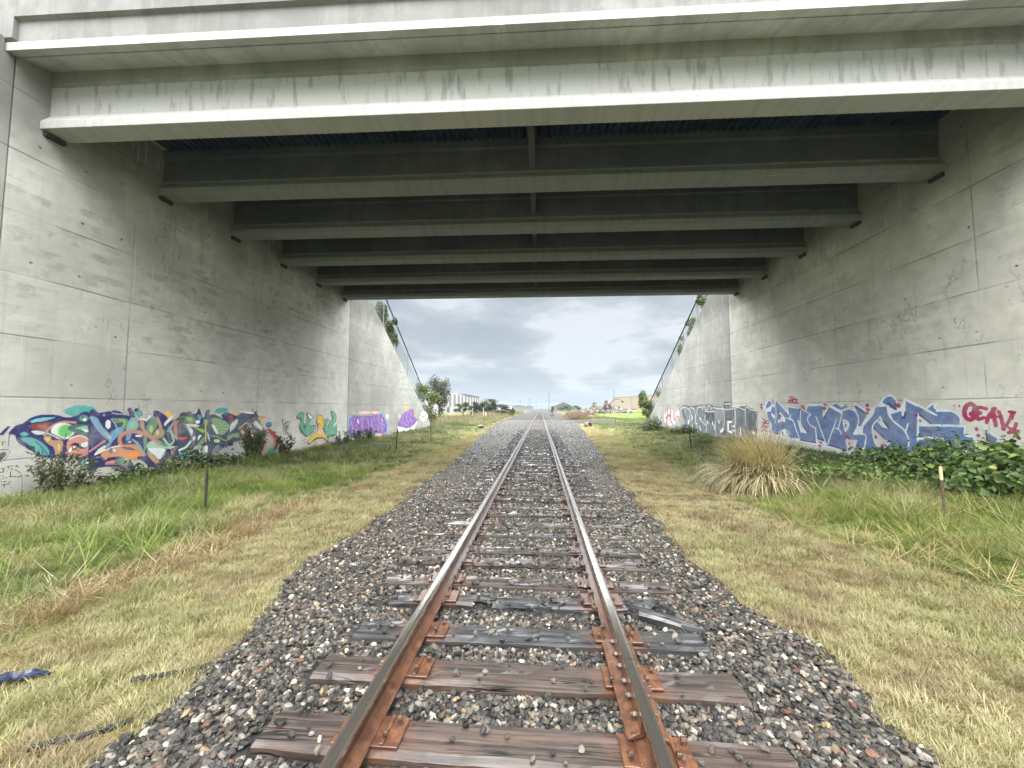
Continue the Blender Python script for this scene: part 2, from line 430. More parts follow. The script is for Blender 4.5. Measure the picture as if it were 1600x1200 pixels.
def spaced(segs):
    out = []
    for a, b, d in segs: out += list(np.arange(a, b, d))
    return np.array(out + [segs[-1][1]])
def grid_mesh(name, xs, ys, zf):
    X, Y = np.meshgrid(xs, ys); Z = zf(X, Y)
    v = np.stack([X, Y, Z], -1).reshape(-1, 3)
    nx = len(xs); i = np.arange((len(ys) - 1) * nx).reshape(-1, nx)[:, :-1].ravel()
    return mesh_np(name, v, np.stack([i, i + 1, i + nx + 1, i + nx], 1), smooth=True)

def ground_mat(t, b):
    P = t.pos(); x, y, z = t.sep(P)
    n1 = t.noise(P, 0.5, 5, 0.6); n2 = t.noise(P, 3.0, 5, 0.65); n3 = t.noise(P, 22, 4, 0.7)
    ax = t.m('ABSOLUTE', x)
    dirt = t.mix(n2, (0.055, 0.042, 0.026), (0.15, 0.115, 0.07))
    straw = t.mix(n3, (0.07, 0.058, 0.028), (0.25, 0.205, 0.10))
    green = t.mix(n3, (0.045, 0.075, 0.018), (0.145, 0.20, 0.055))
    # mown dry band beside the stones, green beyond
    d = t.m('ADD', t.m('SUBTRACT', ax, 4.3), t.m('MULTIPLY', t.m('SUBTRACT', n1, 0.5), 1.6))
    g = t.mr(d, -0.5, 0.5)
    near = t.mix(g, straw, green)
    near = t.mix(t.mr(n2, 0.55, 0.72, 0, 0.75), near, dirt)
    # open field past the walls
    fld = t.noise(t.comb(t.m('MULTIPLY', x, 0.5), t.m('MULTIPLY', y, 0.12), 0.0), 0.4, 5, 0.6)
    f1 = t.mix(t.mr(fld, 0.35, 0.65), (0.062, 0.098, 0.020), (0.130, 0.150, 0.042))
    f1 = t.mix(t.mr(n2, 0.5, 0.75, 0, 0.5), f1, (0.10, 0.14, 0.04))
    lf = t.mix(t.mr(fld, 0.35, 0.65), (0.075, 0.088, 0.028), (0.155, 0.135, 0.062))
    field = t.mix(t.mr(x, -1, 1), lf, f1)
    brown = t.m('MULTIPLY', t.mr(t.m('ABSOLUTE', t.m('SUBTRACT', ax, 9.5)), 3.6, 1.6), t.mr(y, 50, 65))
    field = t.mix(t.m('MULTIPLY', brown, t.mr(n1, 0.3, 0.6)), field, (0.14, 0.092, 0.058))
    c = t.mix(t.mr(y, 34, 52), near, field)
    far = t.mr(y, 190, 330)
    c = t.mix(far, c, (0.06, 0.07, 0.042))
    t.put(b.inputs['Base Color'], c); b.inputs['Roughness'].default_value = 0.95
    b.inputs['Specular IOR Level'].default_value = 0.08
    t.put(b.inputs['Normal'], t.bump(t.m('ADD', n2, n3), 0.8, 0.05))
M_GROUND = material('field_ground', ground_mat)
gx = spaced([(-1600, -300, 100), (-300, -60, 20), (-60, -14, 2.0), (-14, 14, 0.22), (14, 60, 2.0), (60, 300, 20), (300, 1600, 100)])
gy = spaced([(-60, -4, 2.0), (-4, 42, 0.3), (42, 140, 2.0), (140, 500, 20), (500, 1600, 100)])
g = link('ground', grid_mesh('ground', gx, gy, ground_z), M_GROUND); tag(g, kind='structure')

def bed_mat(t, b):
    P = t.pos(); x, y, z = t.sep(P)
    v = t.new('ShaderNodeTexVoronoi'); t.put(v.inputs['Vector'], t.comb(x, y, 0.0)); v.inputs['Scale'].default_value = 21
    r, g_, bb = t.sep(v.outputs['Color'])
    c = t.ramp(r, [(0.0, (0.015, 0.015, 0.016)), (0.5, (0.05, 0.05, 0.05)), (0.75, (0.085, 0.08, 0.076)), (0.9, (0.14, 0.115, 0.09)), (0.97, (0.30, 0.29, 0.27))])
    c = t.mix(t.mr(v.outputs['Distance'], 0.0, 0.03), c, t.mix(0.5, c, (0.01, 0.01, 0.01)))
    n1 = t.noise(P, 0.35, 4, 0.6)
    c = t.mix(t.mr(y, 9, 40, 0, 0.55), c, t.mix(n1, (0.022, 0.022, 0.0215), (0.046, 0.045, 0.042)))  # bed colour darkened past the bridge to offset bright outside light
    t.put(b.inputs['Base Color'], c); b.inputs['Roughness'].default_value = 0.7; b.inputs['Specular IOR Level'].default_value = 0.12
    t.put(b.inputs['Normal'], t.bump(t.m('MULTIPLY', v.outputs['Distance'], -1.0), 0.9, 0.05))
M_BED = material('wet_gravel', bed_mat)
bx = spaced([(-8.2, -3.4, 0.4), (-3.4, 3.4, 0.12), (3.4, 8.4, 0.4)])
by = spaced([(-12, 0, 0.6), (0, 12, 0.15), (12, 40, 0.5), (40, 500, 4.0)])
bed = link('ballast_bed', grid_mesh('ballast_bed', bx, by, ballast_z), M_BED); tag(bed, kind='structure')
# side spur of gravel on the right beyond the bridge
sp = grid_mesh('gravel_path', spaced([(4.5, 17, 0.5)]), spaced([(44, 66, 0.8)]), lambda X, Y: ground_base(X, Y) + 0.05 - 0.25 * np.clip((np.abs(Y - 55.0) + 0.5 * vnoise(X, Y, 4, 3, 0.6) - 6.0) / 3.0, 0, 1) - 0.2 * np.clip((X - 10.5 + vnoise(X, Y, 8, 3, 0.5)) / 4, 0, 1))
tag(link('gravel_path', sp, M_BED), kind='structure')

# ------------------------------------------------------------ ties
def wood_mat(name, a, bcol, red=0.0, wet=1.0):
    def fn(t, b):
        o = t.objco(); x, y, z = t.sep(o); r = t.rnd()
        off = t.m('MULTIPLY', r, 37.0)
        q = t.comb(t.m('ADD', t.m('MULTIPLY', x, 0.9), off), t.m('MULTIPLY', y, 24.0), t.m('MULTIPLY', z, 24.0))
        grain = t.noise(q, 1.0, 5, 0.65, 0.6)
        crack = t.noise(t.comb(t.m('ADD', t.m('MULTIPLY', x, 0.55), off), t.m('MULTIPLY', y, 13.0), t.m('MULTIPLY', z, 6.0)), 1.0, 3, 0.5, 0.4)
        crk = t.mr(t.m('ABSOLUTE', t.m('SUBTRACT', crack, 0.47)), 0.022, 0.006)
        crk = t.m('MULTIPLY', crk, t.mr(t.noise(o, 2.0, 2), 0.42, 0.58))
        big = t.noise(t.comb(t.m('ADD', x, off), t.m('MULTIPLY', y, 3.0), 0.0), 1.6, 4, 0.6)
        c = t.mix(t.mr(grain, 0.34, 0.66), a, bcol)
        c = t.mix(t.mr(big, 0.4, 0.7, 0, 0.6), c, tuple(v * 0.45 for v in a))
        c = t.mix(t.m('MULTIPLY', r, red), c, (0.060, 0.044, 0.035))
        rs = t.m('MULTIPLY', t.mr(t.m('ABSOLUTE', t.m('SUBTRACT', t.m('ABSOLUTE', x), 0.74)), 0.30, 0.12), t.mr(t.noise(o, 7, 3), 0.4, 0.6, 0.1, 0.55))
        c = t.mix(rs, c, (0.13, 0.05, 0.022))
        c = t.mix(crk, c, (0.006, 0.005, 0.005))
        t.put(b.inputs['Base Color'], c)
        t.put(b.inputs['Coat Weight'], t.mr(t.noise(o, 3.0, 3), 0.35, 0.6, 0.25 * wet, wet)); b.inputs['Specular IOR Level'].default_value = 0.5 if wet else 0.06; b.inputs['Coat Roughness'].default_value = 0.12; b.inputs['Coat IOR'].default_value = 1.42
        t.put(b.inputs['Roughness'], t.mr(big, 0.3, 0.7, 0.40, 0.65))
        t.put(b.inputs['Normal'], t.bump(t.m('SUBTRACT', t.m('MULTIPLY', grain, 0.7), t.m('MULTIPLY', crk, 1.6)), 0.8, 0.012))
    return material(name, fn)
M_TIE = wood_mat('creosoted_wood', (0.014, 0.011, 0.010), (0.080, 0.066, 0.058), 0.3)
M_TIE_RED = wood_mat('reddish_wood', (0.016, 0.011, 0.009), (0.088, 0.062, 0.050), 0.2)
M_TIE_DULL = wood_mat('dull_worn_wood', (0.016, 0.014, 0.013), (0.045, 0.040, 0.037), 0.2, 0.0)
M_TIE_BLACK = wood_mat('charred_wood', (0.012, 0.012, 0.013), (0.05, 0.05, 0.052), 0.0)
def tie_mesh(name, seed, x0=-1.32, x1=1.42, w=0.235, h=0.18, ragged=0.01, rag0=False, rag1=False):
    nx, nw = int((x1 - x0) / 0.06) + 2, 6
    r = np.random.default_rng(seed)
    ring = []
    for i in range(nw + 1): ring.append((-w / 2 + w * i / nw, 0.0))
    ring += [(w / 2, -h), (-w / 2, -h)]
    n = len(ring); v = []
    for k in range(nx):
        x = x0 + (x1 - x0) * k / (nx - 1)
        for j, (yy, zz) in enumerate(ring):
            yo = 0.012 * vnoise(x, yy * 0 + seed, seed, 3, 3.0) + (0.010 * vnoise(x, yy * 9 + seed, seed + 3, 3, 7.0) if j in (0, nw) else 0)
            zo = ragged * vnoise(x * 0.7, yy * 14 + 3, seed + 5, 3, 4.0) - (0.012 if j in (0, nw) else 0) if zz == 0 else 0
            xo = 0.0
            if (k == 0 and rag0) or (k == nx - 1 and rag1):
                xo = (0.16 * r.uniform(-1, 1)) if zz == 0 else 0.05
            v.append((x + xo, yy + float(yo), zz + float(zo)))
    f = []
    for k in range(nx - 1):
        for j in range(n):
            f.append((k * n + j, (k + 1) * n + j, (k + 1) * n + (j + 1) % n, k * n + (j + 1) % n))
    f += [tuple(range(n)), tuple(range((nx - 1) * n + n - 1, (nx - 1) * n - 1, -1))]
    me = mesh_np(name, v, f); bm = bmesh.new(); bm.from_mesh(me); bmesh.ops.recalc_face_normals(bm, faces=bm.faces); bm.to_mesh(me); bm.free()
    return me
def rust_mat(name, a, bcol, rough=0.55):
    def fn(t, b):
        P = t.pos(); n = t.noise(P, 9, 5, 0.65); n2 = t.noise(P, 70, 3, 0.6)
        c = t.mix(t.mr(n, 0.32, 0.68), a, bcol)
        c = t.mix(t.mr(n2, 0.5, 0.75, 0, 0.5), c, tuple(v * 0.4 for v in a))
        c = t.mix(t.mr(t.noise(P, 26, 5, 0.7), 0.45, 0.65, 0, 0.75), c, (0.035, 0.020, 0.014))
        yy = t.sep(P)[1]
        c = t.mix(t.mr(t.m('ADD', yy, t.m('MULTIPLY', n, 1.2)), 3.6, 5.4, 0, 0.82), c, (0.060, 0.042, 0.036))
        b.inputs['Coat Weight'].default_value = 0.7; b.inputs['Coat Roughness'].default_value = 0.18; b.inputs['Coat IOR'].default_value = 1.36
        t.put(b.inputs['Base Color'], c); t.put(b.inputs['Roughness'], t.mr(n, 0.3, 0.7, rough - 0.17, rough + 0.15))
        t.put(b.inputs['Normal'], t.bump(n2, 0.4, 0.004))
    return material(name, fn)
M_RUST = rust_mat('orange_rust', (0.065, 0.024, 0.012), (0.155, 0.060, 0.024), 0.55)
M_RUST_DK = rust_mat('dark_rust', (0.03, 0.015, 0.010), (0.095, 0.042, 0.020), 0.42)
GAUGE = 0.755
def plate_mesh():
    m = MB(); m.box((-0.18, -0.098, 0.0), (0.18, 0.098, 0.016))
    for s in (-1, 1): m.box((s * 0.092 - 0.011, -0.098, 0.016), (s * 0.092 + 0.011, 0.098, 0.030))
    return m.mesh('tie_plate', True, 0.003)
def spike_mesh():
    m = MB(); m.box((-0.008, -0.008, -0.05), (0.008, 0.008, 0.03))
    m.add([(-0.018, -0.017, 0.028), (0.018, -0.017, 0.028), (0.018, 0.017, 0.028), (-0.018, 0.017, 0.028), (-0.012, -0.011, 0.044), (0.012, -0.011, 0.044), (0.012, 0.011, 0.044), (-0.012, 0.011, 0.044)],
          [(0,3,2,1),(4,5,6,7),(0,1,5,4),(1,2,6,5),(2,3,7,6),(3,0,4,7)])
    return m.mesh('spike', True, 0.002)
PLATE = plate_mesh(); PLATE.materials.append(M_RUST)
SPIKE = spike_mesh(); SPIKE.materials.append(M_RUST_DK)
TIE_Y = [1.62, 2.15, 2.69, 3.16, 3.67, 4.09, 4.59, 5.0, 5.62, 6.14, 6.66, 7.12, 7.66, 8.2, 8.75, 9.3]
while len(TIE_Y) < 288: TIE_Y.append(TIE_Y[-1] + 0.50 + 0.05 * random.random())
TIE_MESH = {}
for k in range(6):
    me = tie_mesh('wooden_tie', 40 + k, -1.33 - 0.05 * (k % 3), 1.38 + 0.05 * ((k + 1) % 3)); me.materials.append(M_TIE); TIE_MESH[k] = me
for k in range(3):
    me = tie_mesh('wooden_tie', 90 + k, -1.33, 1.40); me.materials.append(M_TIE_DULL); TIE_MESH['dull%d' % k] = me
for k in range(2):
    me = tie_mesh('wooden_tie', 60 + k, -1.36, 1.44, 0.25); me.materials.append(M_TIE_RED); TIE_MESH['red%d' % k] = me
bl = tie_mesh('wooden_tie', 70, -1.30, 1.40); bl.materials.append(M_TIE_BLACK); TIE_MESH['black'] = bl
NEAR_TIES = {
    0: ('red0', 'reddish wooden tie under the feet of the photographer, nearest of all'),
    1: ('red1', 'brown split wooden tie with a dark knot near the right rail, nearest tie seen whole'),
    2: ('red0', 'reddish brown wooden tie crossing the rail gap of the right rail'),
    3: ('black', 'near-black cracked tie with stones lying over both its ends'),
    5: (1, 'dark grey tie just beyond the broken black one'),
    6: (2, 'grey-brown tie with rail anchors beside it, second beyond the broken one'),
    7: (3, 'weathered tie sunk level with the stones, third beyond the broken one'),
    8: (4, 'weathered tie standing a little apart, fourth beyond the broken one'),
    9: ('red1', 'wet shining tie under the near edge of the bridge, fifth beyond the broken one'),
    10: (0, 'wet shining tie under the outer girder, sixth beyond the broken one'),
    11: (1, 'wet tie with rusty plates, seventh beyond the broken one'),
}
ORD = ['eighth', 'ninth', 'tenth', 'eleventh', 'twelfth', 'thirteenth', 'fourteenth', 'fifteenth', 'sixteenth', 'seventeenth', 'eighteenth', 'nineteenth', 'twentieth', 'twenty-first', 'twenty-second', 'twenty-third', 'twenty-fourth', 'twenty-fifth', 'twenty-sixth', 'twenty-seventh', 'twenty-eighth', 'twenty-ninth', 'thirtieth']
for j, w_ in enumerate(ORD):
    NEAR_TIES[12 + j] = ((12 + j) % 6, '%s, %s tie beyond the broken black one' % (('wet dark tie between the rails', 'grey tie half covered by stones', 'low worn tie under the bridge')[j % 3], w_))
def tie_plates(tie, i, broken=False):
    for s in (-1, 1):
        p = link('tie_plate', PLATE, None, tie, (s * GAUGE, 0.01 * random.uniform(-1, 1), 0.004))
        if i < 14:
            for (dx, dy) in ((-0.098, 0.052), (0.098, -0.050), (-0.145, -0.06), (0.145, 0.055)):
                if random.random() < 0.92:
                    q = link('spike', SPIKE, None, p, (dx + random.uniform(-.006, .006), dy + random.uniform(-.008, .008), 0.010 + random.uniform(0, .012)))
                    q.rotation_euler = (random.uniform(-.15, .15), random.uniform(-.15, .15), random.uniform(-.3, .3))
for i, ty in enumerate(TIE_Y):
    if i == 4: continue
    key, lab = NEAR_TIES.get(i, ('dull%d' % (i % 3), None))
    if i < 30: ang = random.uniform(-0.020, 0.020)
    else: ang = random.uniform(-0.012, 0.012)
    if i in (1, 2): ang = 0.022 if i == 1 else 0.012
    ang = ang
    o = link('wooden_tie', TIE_MESH[key], None, None, (random.uniform(-0.05, 0.05) if i > 3 else 0.03, ty, random.uniform(-0.012, 0.004) - (0.02 * random.random() if i > 7 else 0) if i > 3 else 0.0))
    o.rotation_euler = (0, 0, -ang * 0.6)
    tag(o, lab or 'dark weathered tie more than thirty ties beyond the broken one, sunk in ballast', 'railway tie', 'wooden ties under the rails')
    if i < 70: tie_plates(o, i)
# the broken tie: three pieces still in the bed, and one torn off to the side
for nm, seed, a, b_, dz, rz, lab in (
        ('tie_fragment', 81, -1.18, -0.36, -0.004, 0.03, 'black tie stub under the left rail, left end of the broken tie'),
        ('tie_fragment', 82, -0.30, 0.16, -0.012, -0.02, 'black splintered middle piece of the broken tie between the rails'),
        ('tie_fragment', 83, 0.36, 1.20, -0.012, 0.05, 'black tie piece under the right rail, right end of the broken tie')):
    o = link(nm, tie_mesh(nm, seed, a, b_, 0.21, 0.17, 0.02, True, True), M_TIE_BLACK, None, (0, 3.70, dz)); o.rotation_euler = (0, 0, rz)
    tag(o, lab, 'tie piece', 'pieces of the broken tie')
    sgn = -1 if seed == 81 else 1
    if seed != 82:
        p = link('tie_plate', PLATE, None, o, (sgn * GAUGE, 0, 0.016))
        for dx, dy in ((-0.098, 0.05), (0.098, -0.05)): link('spike', SPIKE, None, p, (dx, dy, 0.012))
o = link('tie_fragment', tie_mesh('tie_fragment', 84, -0.22, 0.22, 0.12, 0.10, 0.02, True, True), M_TIE_BLACK, None, (1.20, 3.45, 0.035)); o.rotation_euler = (0.1, 0.08, -0.42)
tag(o, 'loose black chunk of wood lying on the stones right of the right rail', 'wood chunk')

# ------------------------------------------------------------ rails
def rail_mats():
    def steel(t, b):
        P = t.pos(); x, y, z = t.sep(P)
        n = t.noise(t.comb(t.m('MULTIPLY', x, 30.0), t.m('MULTIPLY', y, 1.6), 0.0), 1.0, 3, 0.5); n2 = t.noise(P, 30, 4, 0.6)
        c = t.mix(t.mr(n, 0.3, 0.7), (0.54, 0.49, 0.43), (0.62, 0.57, 0.51))
        c = t.mix(t.mr(n2, 0.62, 0.82, 0, 0.5), c, (0.12, 0.07, 0.04))
        t.put(b.inputs['Base Color'], c); b.inputs['Metallic'].default_value = 0.95
        b.inputs['Roughness'].default_value = 0.16
        t.put(b.inputs['Normal'], t.bump(n2, 0.06, 0.004))
    return [material('railhead_steel', steel), M_RUST_DK, M_RUST]
RM = rail_mats()
HALF = [(0.070, 0.0), (0.070, 0.011), (0.024, 0.026), (0.010, 0.044), (0.0085, 0.118), (0.030, 0.130), (0.0365, 0.136), (0.0365, 0.156), (0.030, 0.166), (0.014, 0.1705)]
PROF = [(-a, z) for a, z in HALF] + [(a, z) for a, z in reversed(HALF)]
def rail_mesh(cuts):
    m = MB()
    n = len(PROF)
    for y0, y1 in cuts:
        o = len(m.v)
        m.v += [(a, y0, z) for a, z in PROF] + [(a, y1, z) for a, z in PROF]
        for j in range(n):
            k = (j + 1) % n
            zmin = min(PROF[j][1], PROF[k][1])
            mi = 0 if zmin > 0.132 else (1 if zmin > 0.04 else 2)
            m.f.append([o + j, o + k, o + n + k, o + n + j]); m.mi.append(mi)
        m.f.append([o + j for j in range(n)]); m.mi.append(1)
        m.f.append([o + n + j for j in range(n)]); m.mi.append(1)
    return m.mesh('rail')
def joint_bar(side, parent, yc):
    m = MB()
    prof = [(0.012, 0.042), (0.030, 0.032), (0.074, 0.020), (0.108, 0.014), (0.108, 0.026), (0.080, 0.036), (0.040, 0.058), (0.034, 0.112), (0.030, 0.124), (0.012, 0.118)]
    m.prism(prof, lambda a, z: (side * a, yc - 0.42, z), lambda a, z: (side * a, yc + 0.42, z))
    j = m.build('joint_bar', RM[2], parent, bevel=0.002)
    for k, dy in enumerate((-0.33, -0.19, -0.07, 0.07, 0.19, 0.33)):
        b = MB(); b.tube((side * 0.034, yc + dy, 0.082), (side * 0.058, yc + dy, 0.082), 0.019, n=6); b.tube((side * 0.058, yc + dy, 0.082), (side * 0.072, yc + dy, 0.082), 0.011, n=8)
        b.build('bolt', RM[1], j)
def anchors(parent, ys):
    for yy in ys:
        m = MB()
        m.box((-0.085, yy - 0.016, -0.012), (0.085, yy + 0.016, 0.002))
        m.box((-0.090, yy - 0.018, -0.012), (-0.066, yy + 0.018, 0.034)); m.box((0.066, yy - 0.018, -0.012), (0.092, yy + 0.018, 0.030))
        m.tube((-0.086, yy, 0.012), (-0.115, yy + 0.01, 0.030), 0.014, n=6)
        m.build('rail_anchor', RM[1], parent, bevel=0.002)
for s, lab, cuts in ((-1, 'long straight left rail, brown near and shining far away, without a joint close by', [(-6, 400)]),
                     (1, 'right rail with a bolted rusty joint and a gap close to the camera', [(-6, 2.592), (2.600, 400)])):
    o = link('rail', rail_mesh(cuts), RM, None, (s * GAUGE, 0, 0.0205)); tag(o, lab, 'rail', 'rails of the track')
    if s == 1:
        joint_bar(-1, o, 2.596); joint_bar(1, o, 2.596)
    anchors(o, [TIE_Y[i] + d for i in (4, 5, 6, 7, 8, 10, 12, 14) for d in ((0.145,) if i % 2 else (0.145, -0.145))])

# ------------------------------------------------------------ ballast stones
def stone_mesh(seed):
    bm = bmesh.new(); bmesh.ops.create_icosphere(bm, subdivisions=1, radius=0.5)
    r = np.random.default_rng(seed)
    pl = [(Vector(r.normal(size=3)).normalized(), r.uniform(0.24, 0.40)) for _ in range(9)]
    for v in bm.verts:
        for n, d in pl:
            k = v.co.dot(n) - d
            if k > 0: v.co -= n * k
        v.co *= 1 + 0.06 * r.normal()
        v.co.x *= 1.25; v.co.z *= 0.78
    me = bpy.data.meshes.new('stone'); bm.to_mesh(me); bm.free(); return me
def stone_mat(t, b):
    c = t.attr('tint', 'INSTANCER')
    o = t.objco(); n = t.noise(o, 3.0, 4, 0.65); n2 = t.noise(o, 14.0, 3, 0.6)
    c2 = t.mix(t.mr(n, 0.35, 0.7, 0, 0.55), c, t.mix(0.5, c, (0.02, 0.02, 0.02)))
    c2 = t.mix(t.mr(n2, 0.6, 0.75, 0, 0.22), c2, (0.22, 0.21, 0.19))
    t.put(b.inputs['Base Color'], c2); t.put(b.inputs['Roughness'], t.mr(n, 0.3, 0.7, 0.22, 0.55))
    t.put(b.inputs['Normal'], t.bump(n2, 0.4, 0.03))
M_STONE = material('ballast_stone', stone_mat)
STONES = hidden_sources('stone', [stone_mesh(200 + k) for k in range(10)], M_STONE)
def stone_tints(n):
    r = rng.random(n); L = rng.uniform(0.40, 1.7, n)
    base = np.empty((n, 3))
    base[:] = (0.026, 0.026, 0.026)
    def put(m, c): base[m] = c
    put(r > 0.42, (0.085, 0.082, 0.075)); put(r > 0.60, (0.075, 0.060, 0.052)); put(r > 0.70, (0.135, 0.125, 0.10))
    put(r > 0.80, (0.19, 0.185, 0.175)); put(r > 0.90, (0.44, 0.42, 0.38)); put(r > 0.95, (0.22, 0.165, 0.10)); put(r > 0.978, (0.13, 0.058, 0.04))
    return np.clip(base * np.array((1.07, 1.0, 0.91)) * L[:, None] * 0.72, 0.008, 0.6)
tieY = np.array(TIE_Y)
def stones():
    P = []; S = []
    def layer(y0, y1, dens, smin, smax, sink, xmax=9, keep=1.0):
        w = 16.0; n = int(w * (y1 - y0) * dens)
        x = rng.uniform(-8, 8, n); y = rng.uniform(y0, y1, n)
        fl = 0.13 * rng.normal(size=n) + (rng.random(n) < 0.14) * 0.42 * rng.normal(size=n)
        ok = (x > edgeL(y) + 0.02 + fl) & (x < edgeR(y) - 0.02 + fl) & (np.abs(x) < xmax)
        # keep the tops of the ties mostly clear
        d = np.abs(y[:, None] - tieY[None, :60]).min(1)
        ontie = (d < 0.135) & (np.abs(x) < 1.40)
        cov = np.interp(y, [0, 3, 6, 9, 14], [0.012, 0.03, 0.12, 0.38, 0.6])
        ok &= ~ontie | (rng.random(n) < cov)
        onrail = (np.abs(np.abs(x) - GAUGE) < 0.085)
        ok &= ~onrail | ((rng.random(n) < 0.5) & (d > 0.16) & (np.abs(np.abs(x) - GAUGE) > 0.05) & False)
        x, y, d, ontie = x[ok], y[ok], d[ok], ontie[ok]
        s = smin + (smax - smin) * rng.random(len(x)) ** 1.8
        z = ballast_z(x, y) + s * sink
        z = np.where(ontie, 0.004 + s * 0.28, z)
        P.append(np.stack([x, y, z], 1)); S.append(s)
    layer(-2.0, 6.0, 1350, 0.029, 0.060, 0.12)
    layer(-2.0, 6.0, 620, 0.024, 0.052, 0.42)
    layer(6.0, 12.0, 1050, 0.034, 0.060, 0.15)
    layer(12.0, 24.0, 430, 0.048, 0.075, 0.2)
    layer(24.0, 60.0, 130, 0.06, 0.10, 0.2)
    P = np.concatenate(P); S = np.concatenate(S); n = len(P)
    rot = np.stack([rng.normal(0, 0.35, n), rng.normal(0, 0.35, n), rng.uniform(0, 6.28, n)], 1)
    scl = S[:, None] * rng.uniform(0.75, 1.25, (n, 3))
    wet = np.interp(P[:, 1], [11, 21], [1.0, 0.5])[:, None]          # stones past the bridge tinted darker, painting down the strong outside light
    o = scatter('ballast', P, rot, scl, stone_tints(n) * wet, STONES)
    tag(o, 'wet grey crushed stone between and beside the rails', 'ballast', kind='stuff')
stones()

# ------------------------------------------------------------ bridge
M_PAD = plain('rubber_bearing', (0.03, 0.028, 0.027), 0.8)
SK = 0.0198
def Yb(x, s): return s + SK * (x + 9.6)
def sweep_x(m, prof, x0, x1, mi=0):
    m.prism(prof, lambda s, z: (x0, Yb(x0, s), z), lambda s, z: (x1, Yb(x1, s), z), mi)
bridge = empty('road_bridge', (0, 12.9, 0)); tag(bridge, 'grey concrete road bridge of six girders spanning the railway line overhead', 'bridge')
def bpart(m, name, mats, parent=bridge, bevel=0.0):
    o = m.build(name, mats, parent, bevel=bevel)
    if parent is bridge: o.location = (0, -12.9, 0)
    return o
GP = [(0, 7.265), (0.44, 7.265), (0.44, 7.425), (0.30, 7.62), (0.30, 8.24), (0.34, 8.28), (0.34, 8.535), (0.10, 8.535), (0.10, 8.28), (0.14, 8.24), (0.14, 7.62), (0, 7.425)]
GS = [6.60 + 2.345 * i for i in range(6)]
for i, s0 in enumerate(GS):
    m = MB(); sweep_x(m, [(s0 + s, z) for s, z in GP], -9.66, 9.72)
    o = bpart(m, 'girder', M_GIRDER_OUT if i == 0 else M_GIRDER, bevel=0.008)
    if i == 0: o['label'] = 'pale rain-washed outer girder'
for i, s0 in enumerate(GS):
    for xa, xb in ((-9.65, -9.53), (9.53, 9.66)):
        m = MB(); m.prism([(s0 + 0.05, 7.16), (s0 + 0.39, 7.16), (s0 + 0.39, 7.263), (s0 + 0.05, 7.263)], lambda s, z: (xa, Yb(xa, s), z), lambda s, z: (xb, Yb(xb, s), z))
        bpart(m, 'bearing_pad', M_PAD, bevel=0.015)
m = MB()
sl = [(6.05, 8.36), (6.225, 8.395), (6.228, 8.425), (6.252, 8.425), (6.255, 8.40), (6.70, 8.52), (18.75, 8.52), (19.32, 8.40), (19.32, 8.56), (19.2, 8.80), (6.14, 8.80), (6.14, 8.545), (6.05, 8.515)]
sweep_x(m, sl, -10.4, 10.4); bpart(m, 'deck_slab', M_DECK)
m = MB()
pf = [(6.13, 8.56), (6.13, 9.00), (6.052, 9.03), (6.052, 9.45), (6.36, 9.45), (6.36, 8.56)]
sweep_x(m, pf, -9.5, 9.5)
for a, b in ((-13.0, -9.503), (9.503, 13.0)):
    sweep_x(m, [(6.053, 8.62), (6.053, 9.449), (6.36, 9.449), (6.36, 8.62)], a, b)
bpart(m, 'parapet', M_PARAPET)
m = MB(); sweep_x(m, [(18.95, 8.56), (18.95, 9.45), (19.25, 9.45), (19.25, 8.56)], -13, 13); bpart(m, 'parapet', M_PARAPET)
for i in range(5):
    s0, s1 = GS[i] + 0.30, GS[i + 1] + 0.14
    m = MB()
    xa = 0.03
    m.prism([(s0, 7.74), (s1, 7.74), (s1, 8.53), (s0, 8.53)], lambda s, z: (xa - 0.075, Yb(xa, s), z), lambda s, z: (xa + 0.075, Yb(xa, s), z))
    for sg in (-1, 1):
        m.prism([(s0 + 0.02, 8.25), (s0 + 0.35, 8.53), (s0 + 0.02, 8.53)], lambda s, z: (xa + sg * 0.08, Yb(xa, s), z), lambda s, z: (xa + sg * 0.34, Yb(xa, s), z))
    bpart(m, 'diaphragm', M_GIRDER)
    # corrugated steel forms between the girders
    s0, s1 = GS[i] + 0.345, GS[i + 1] + 0.095
    v = []; xs = []
    x = -9.5
    pitch = 0.176
    while x < 9.5:
        xs += [(x, 8.512), (x + 0.055, 8.512), (x + 0.085, 8.455), (x + 0.146, 8.455)]; x += pitch
    V = []; F = []
    for k, (xx, zz) in enumerate(xs):
        V += [(xx, Yb(xx, s0), zz), (xx, Yb(xx, s1), zz)]
        if k: F.append((2 * k - 2, 2 * k, 2 * k + 1, 2 * k - 1))
    me = bpy.data.meshes.new('metal_decking'); me.from_pydata(V, [], F); me.update()
    o = link('metal_decking', me, M_DECKING, bridge, (0, -12.9, 0))

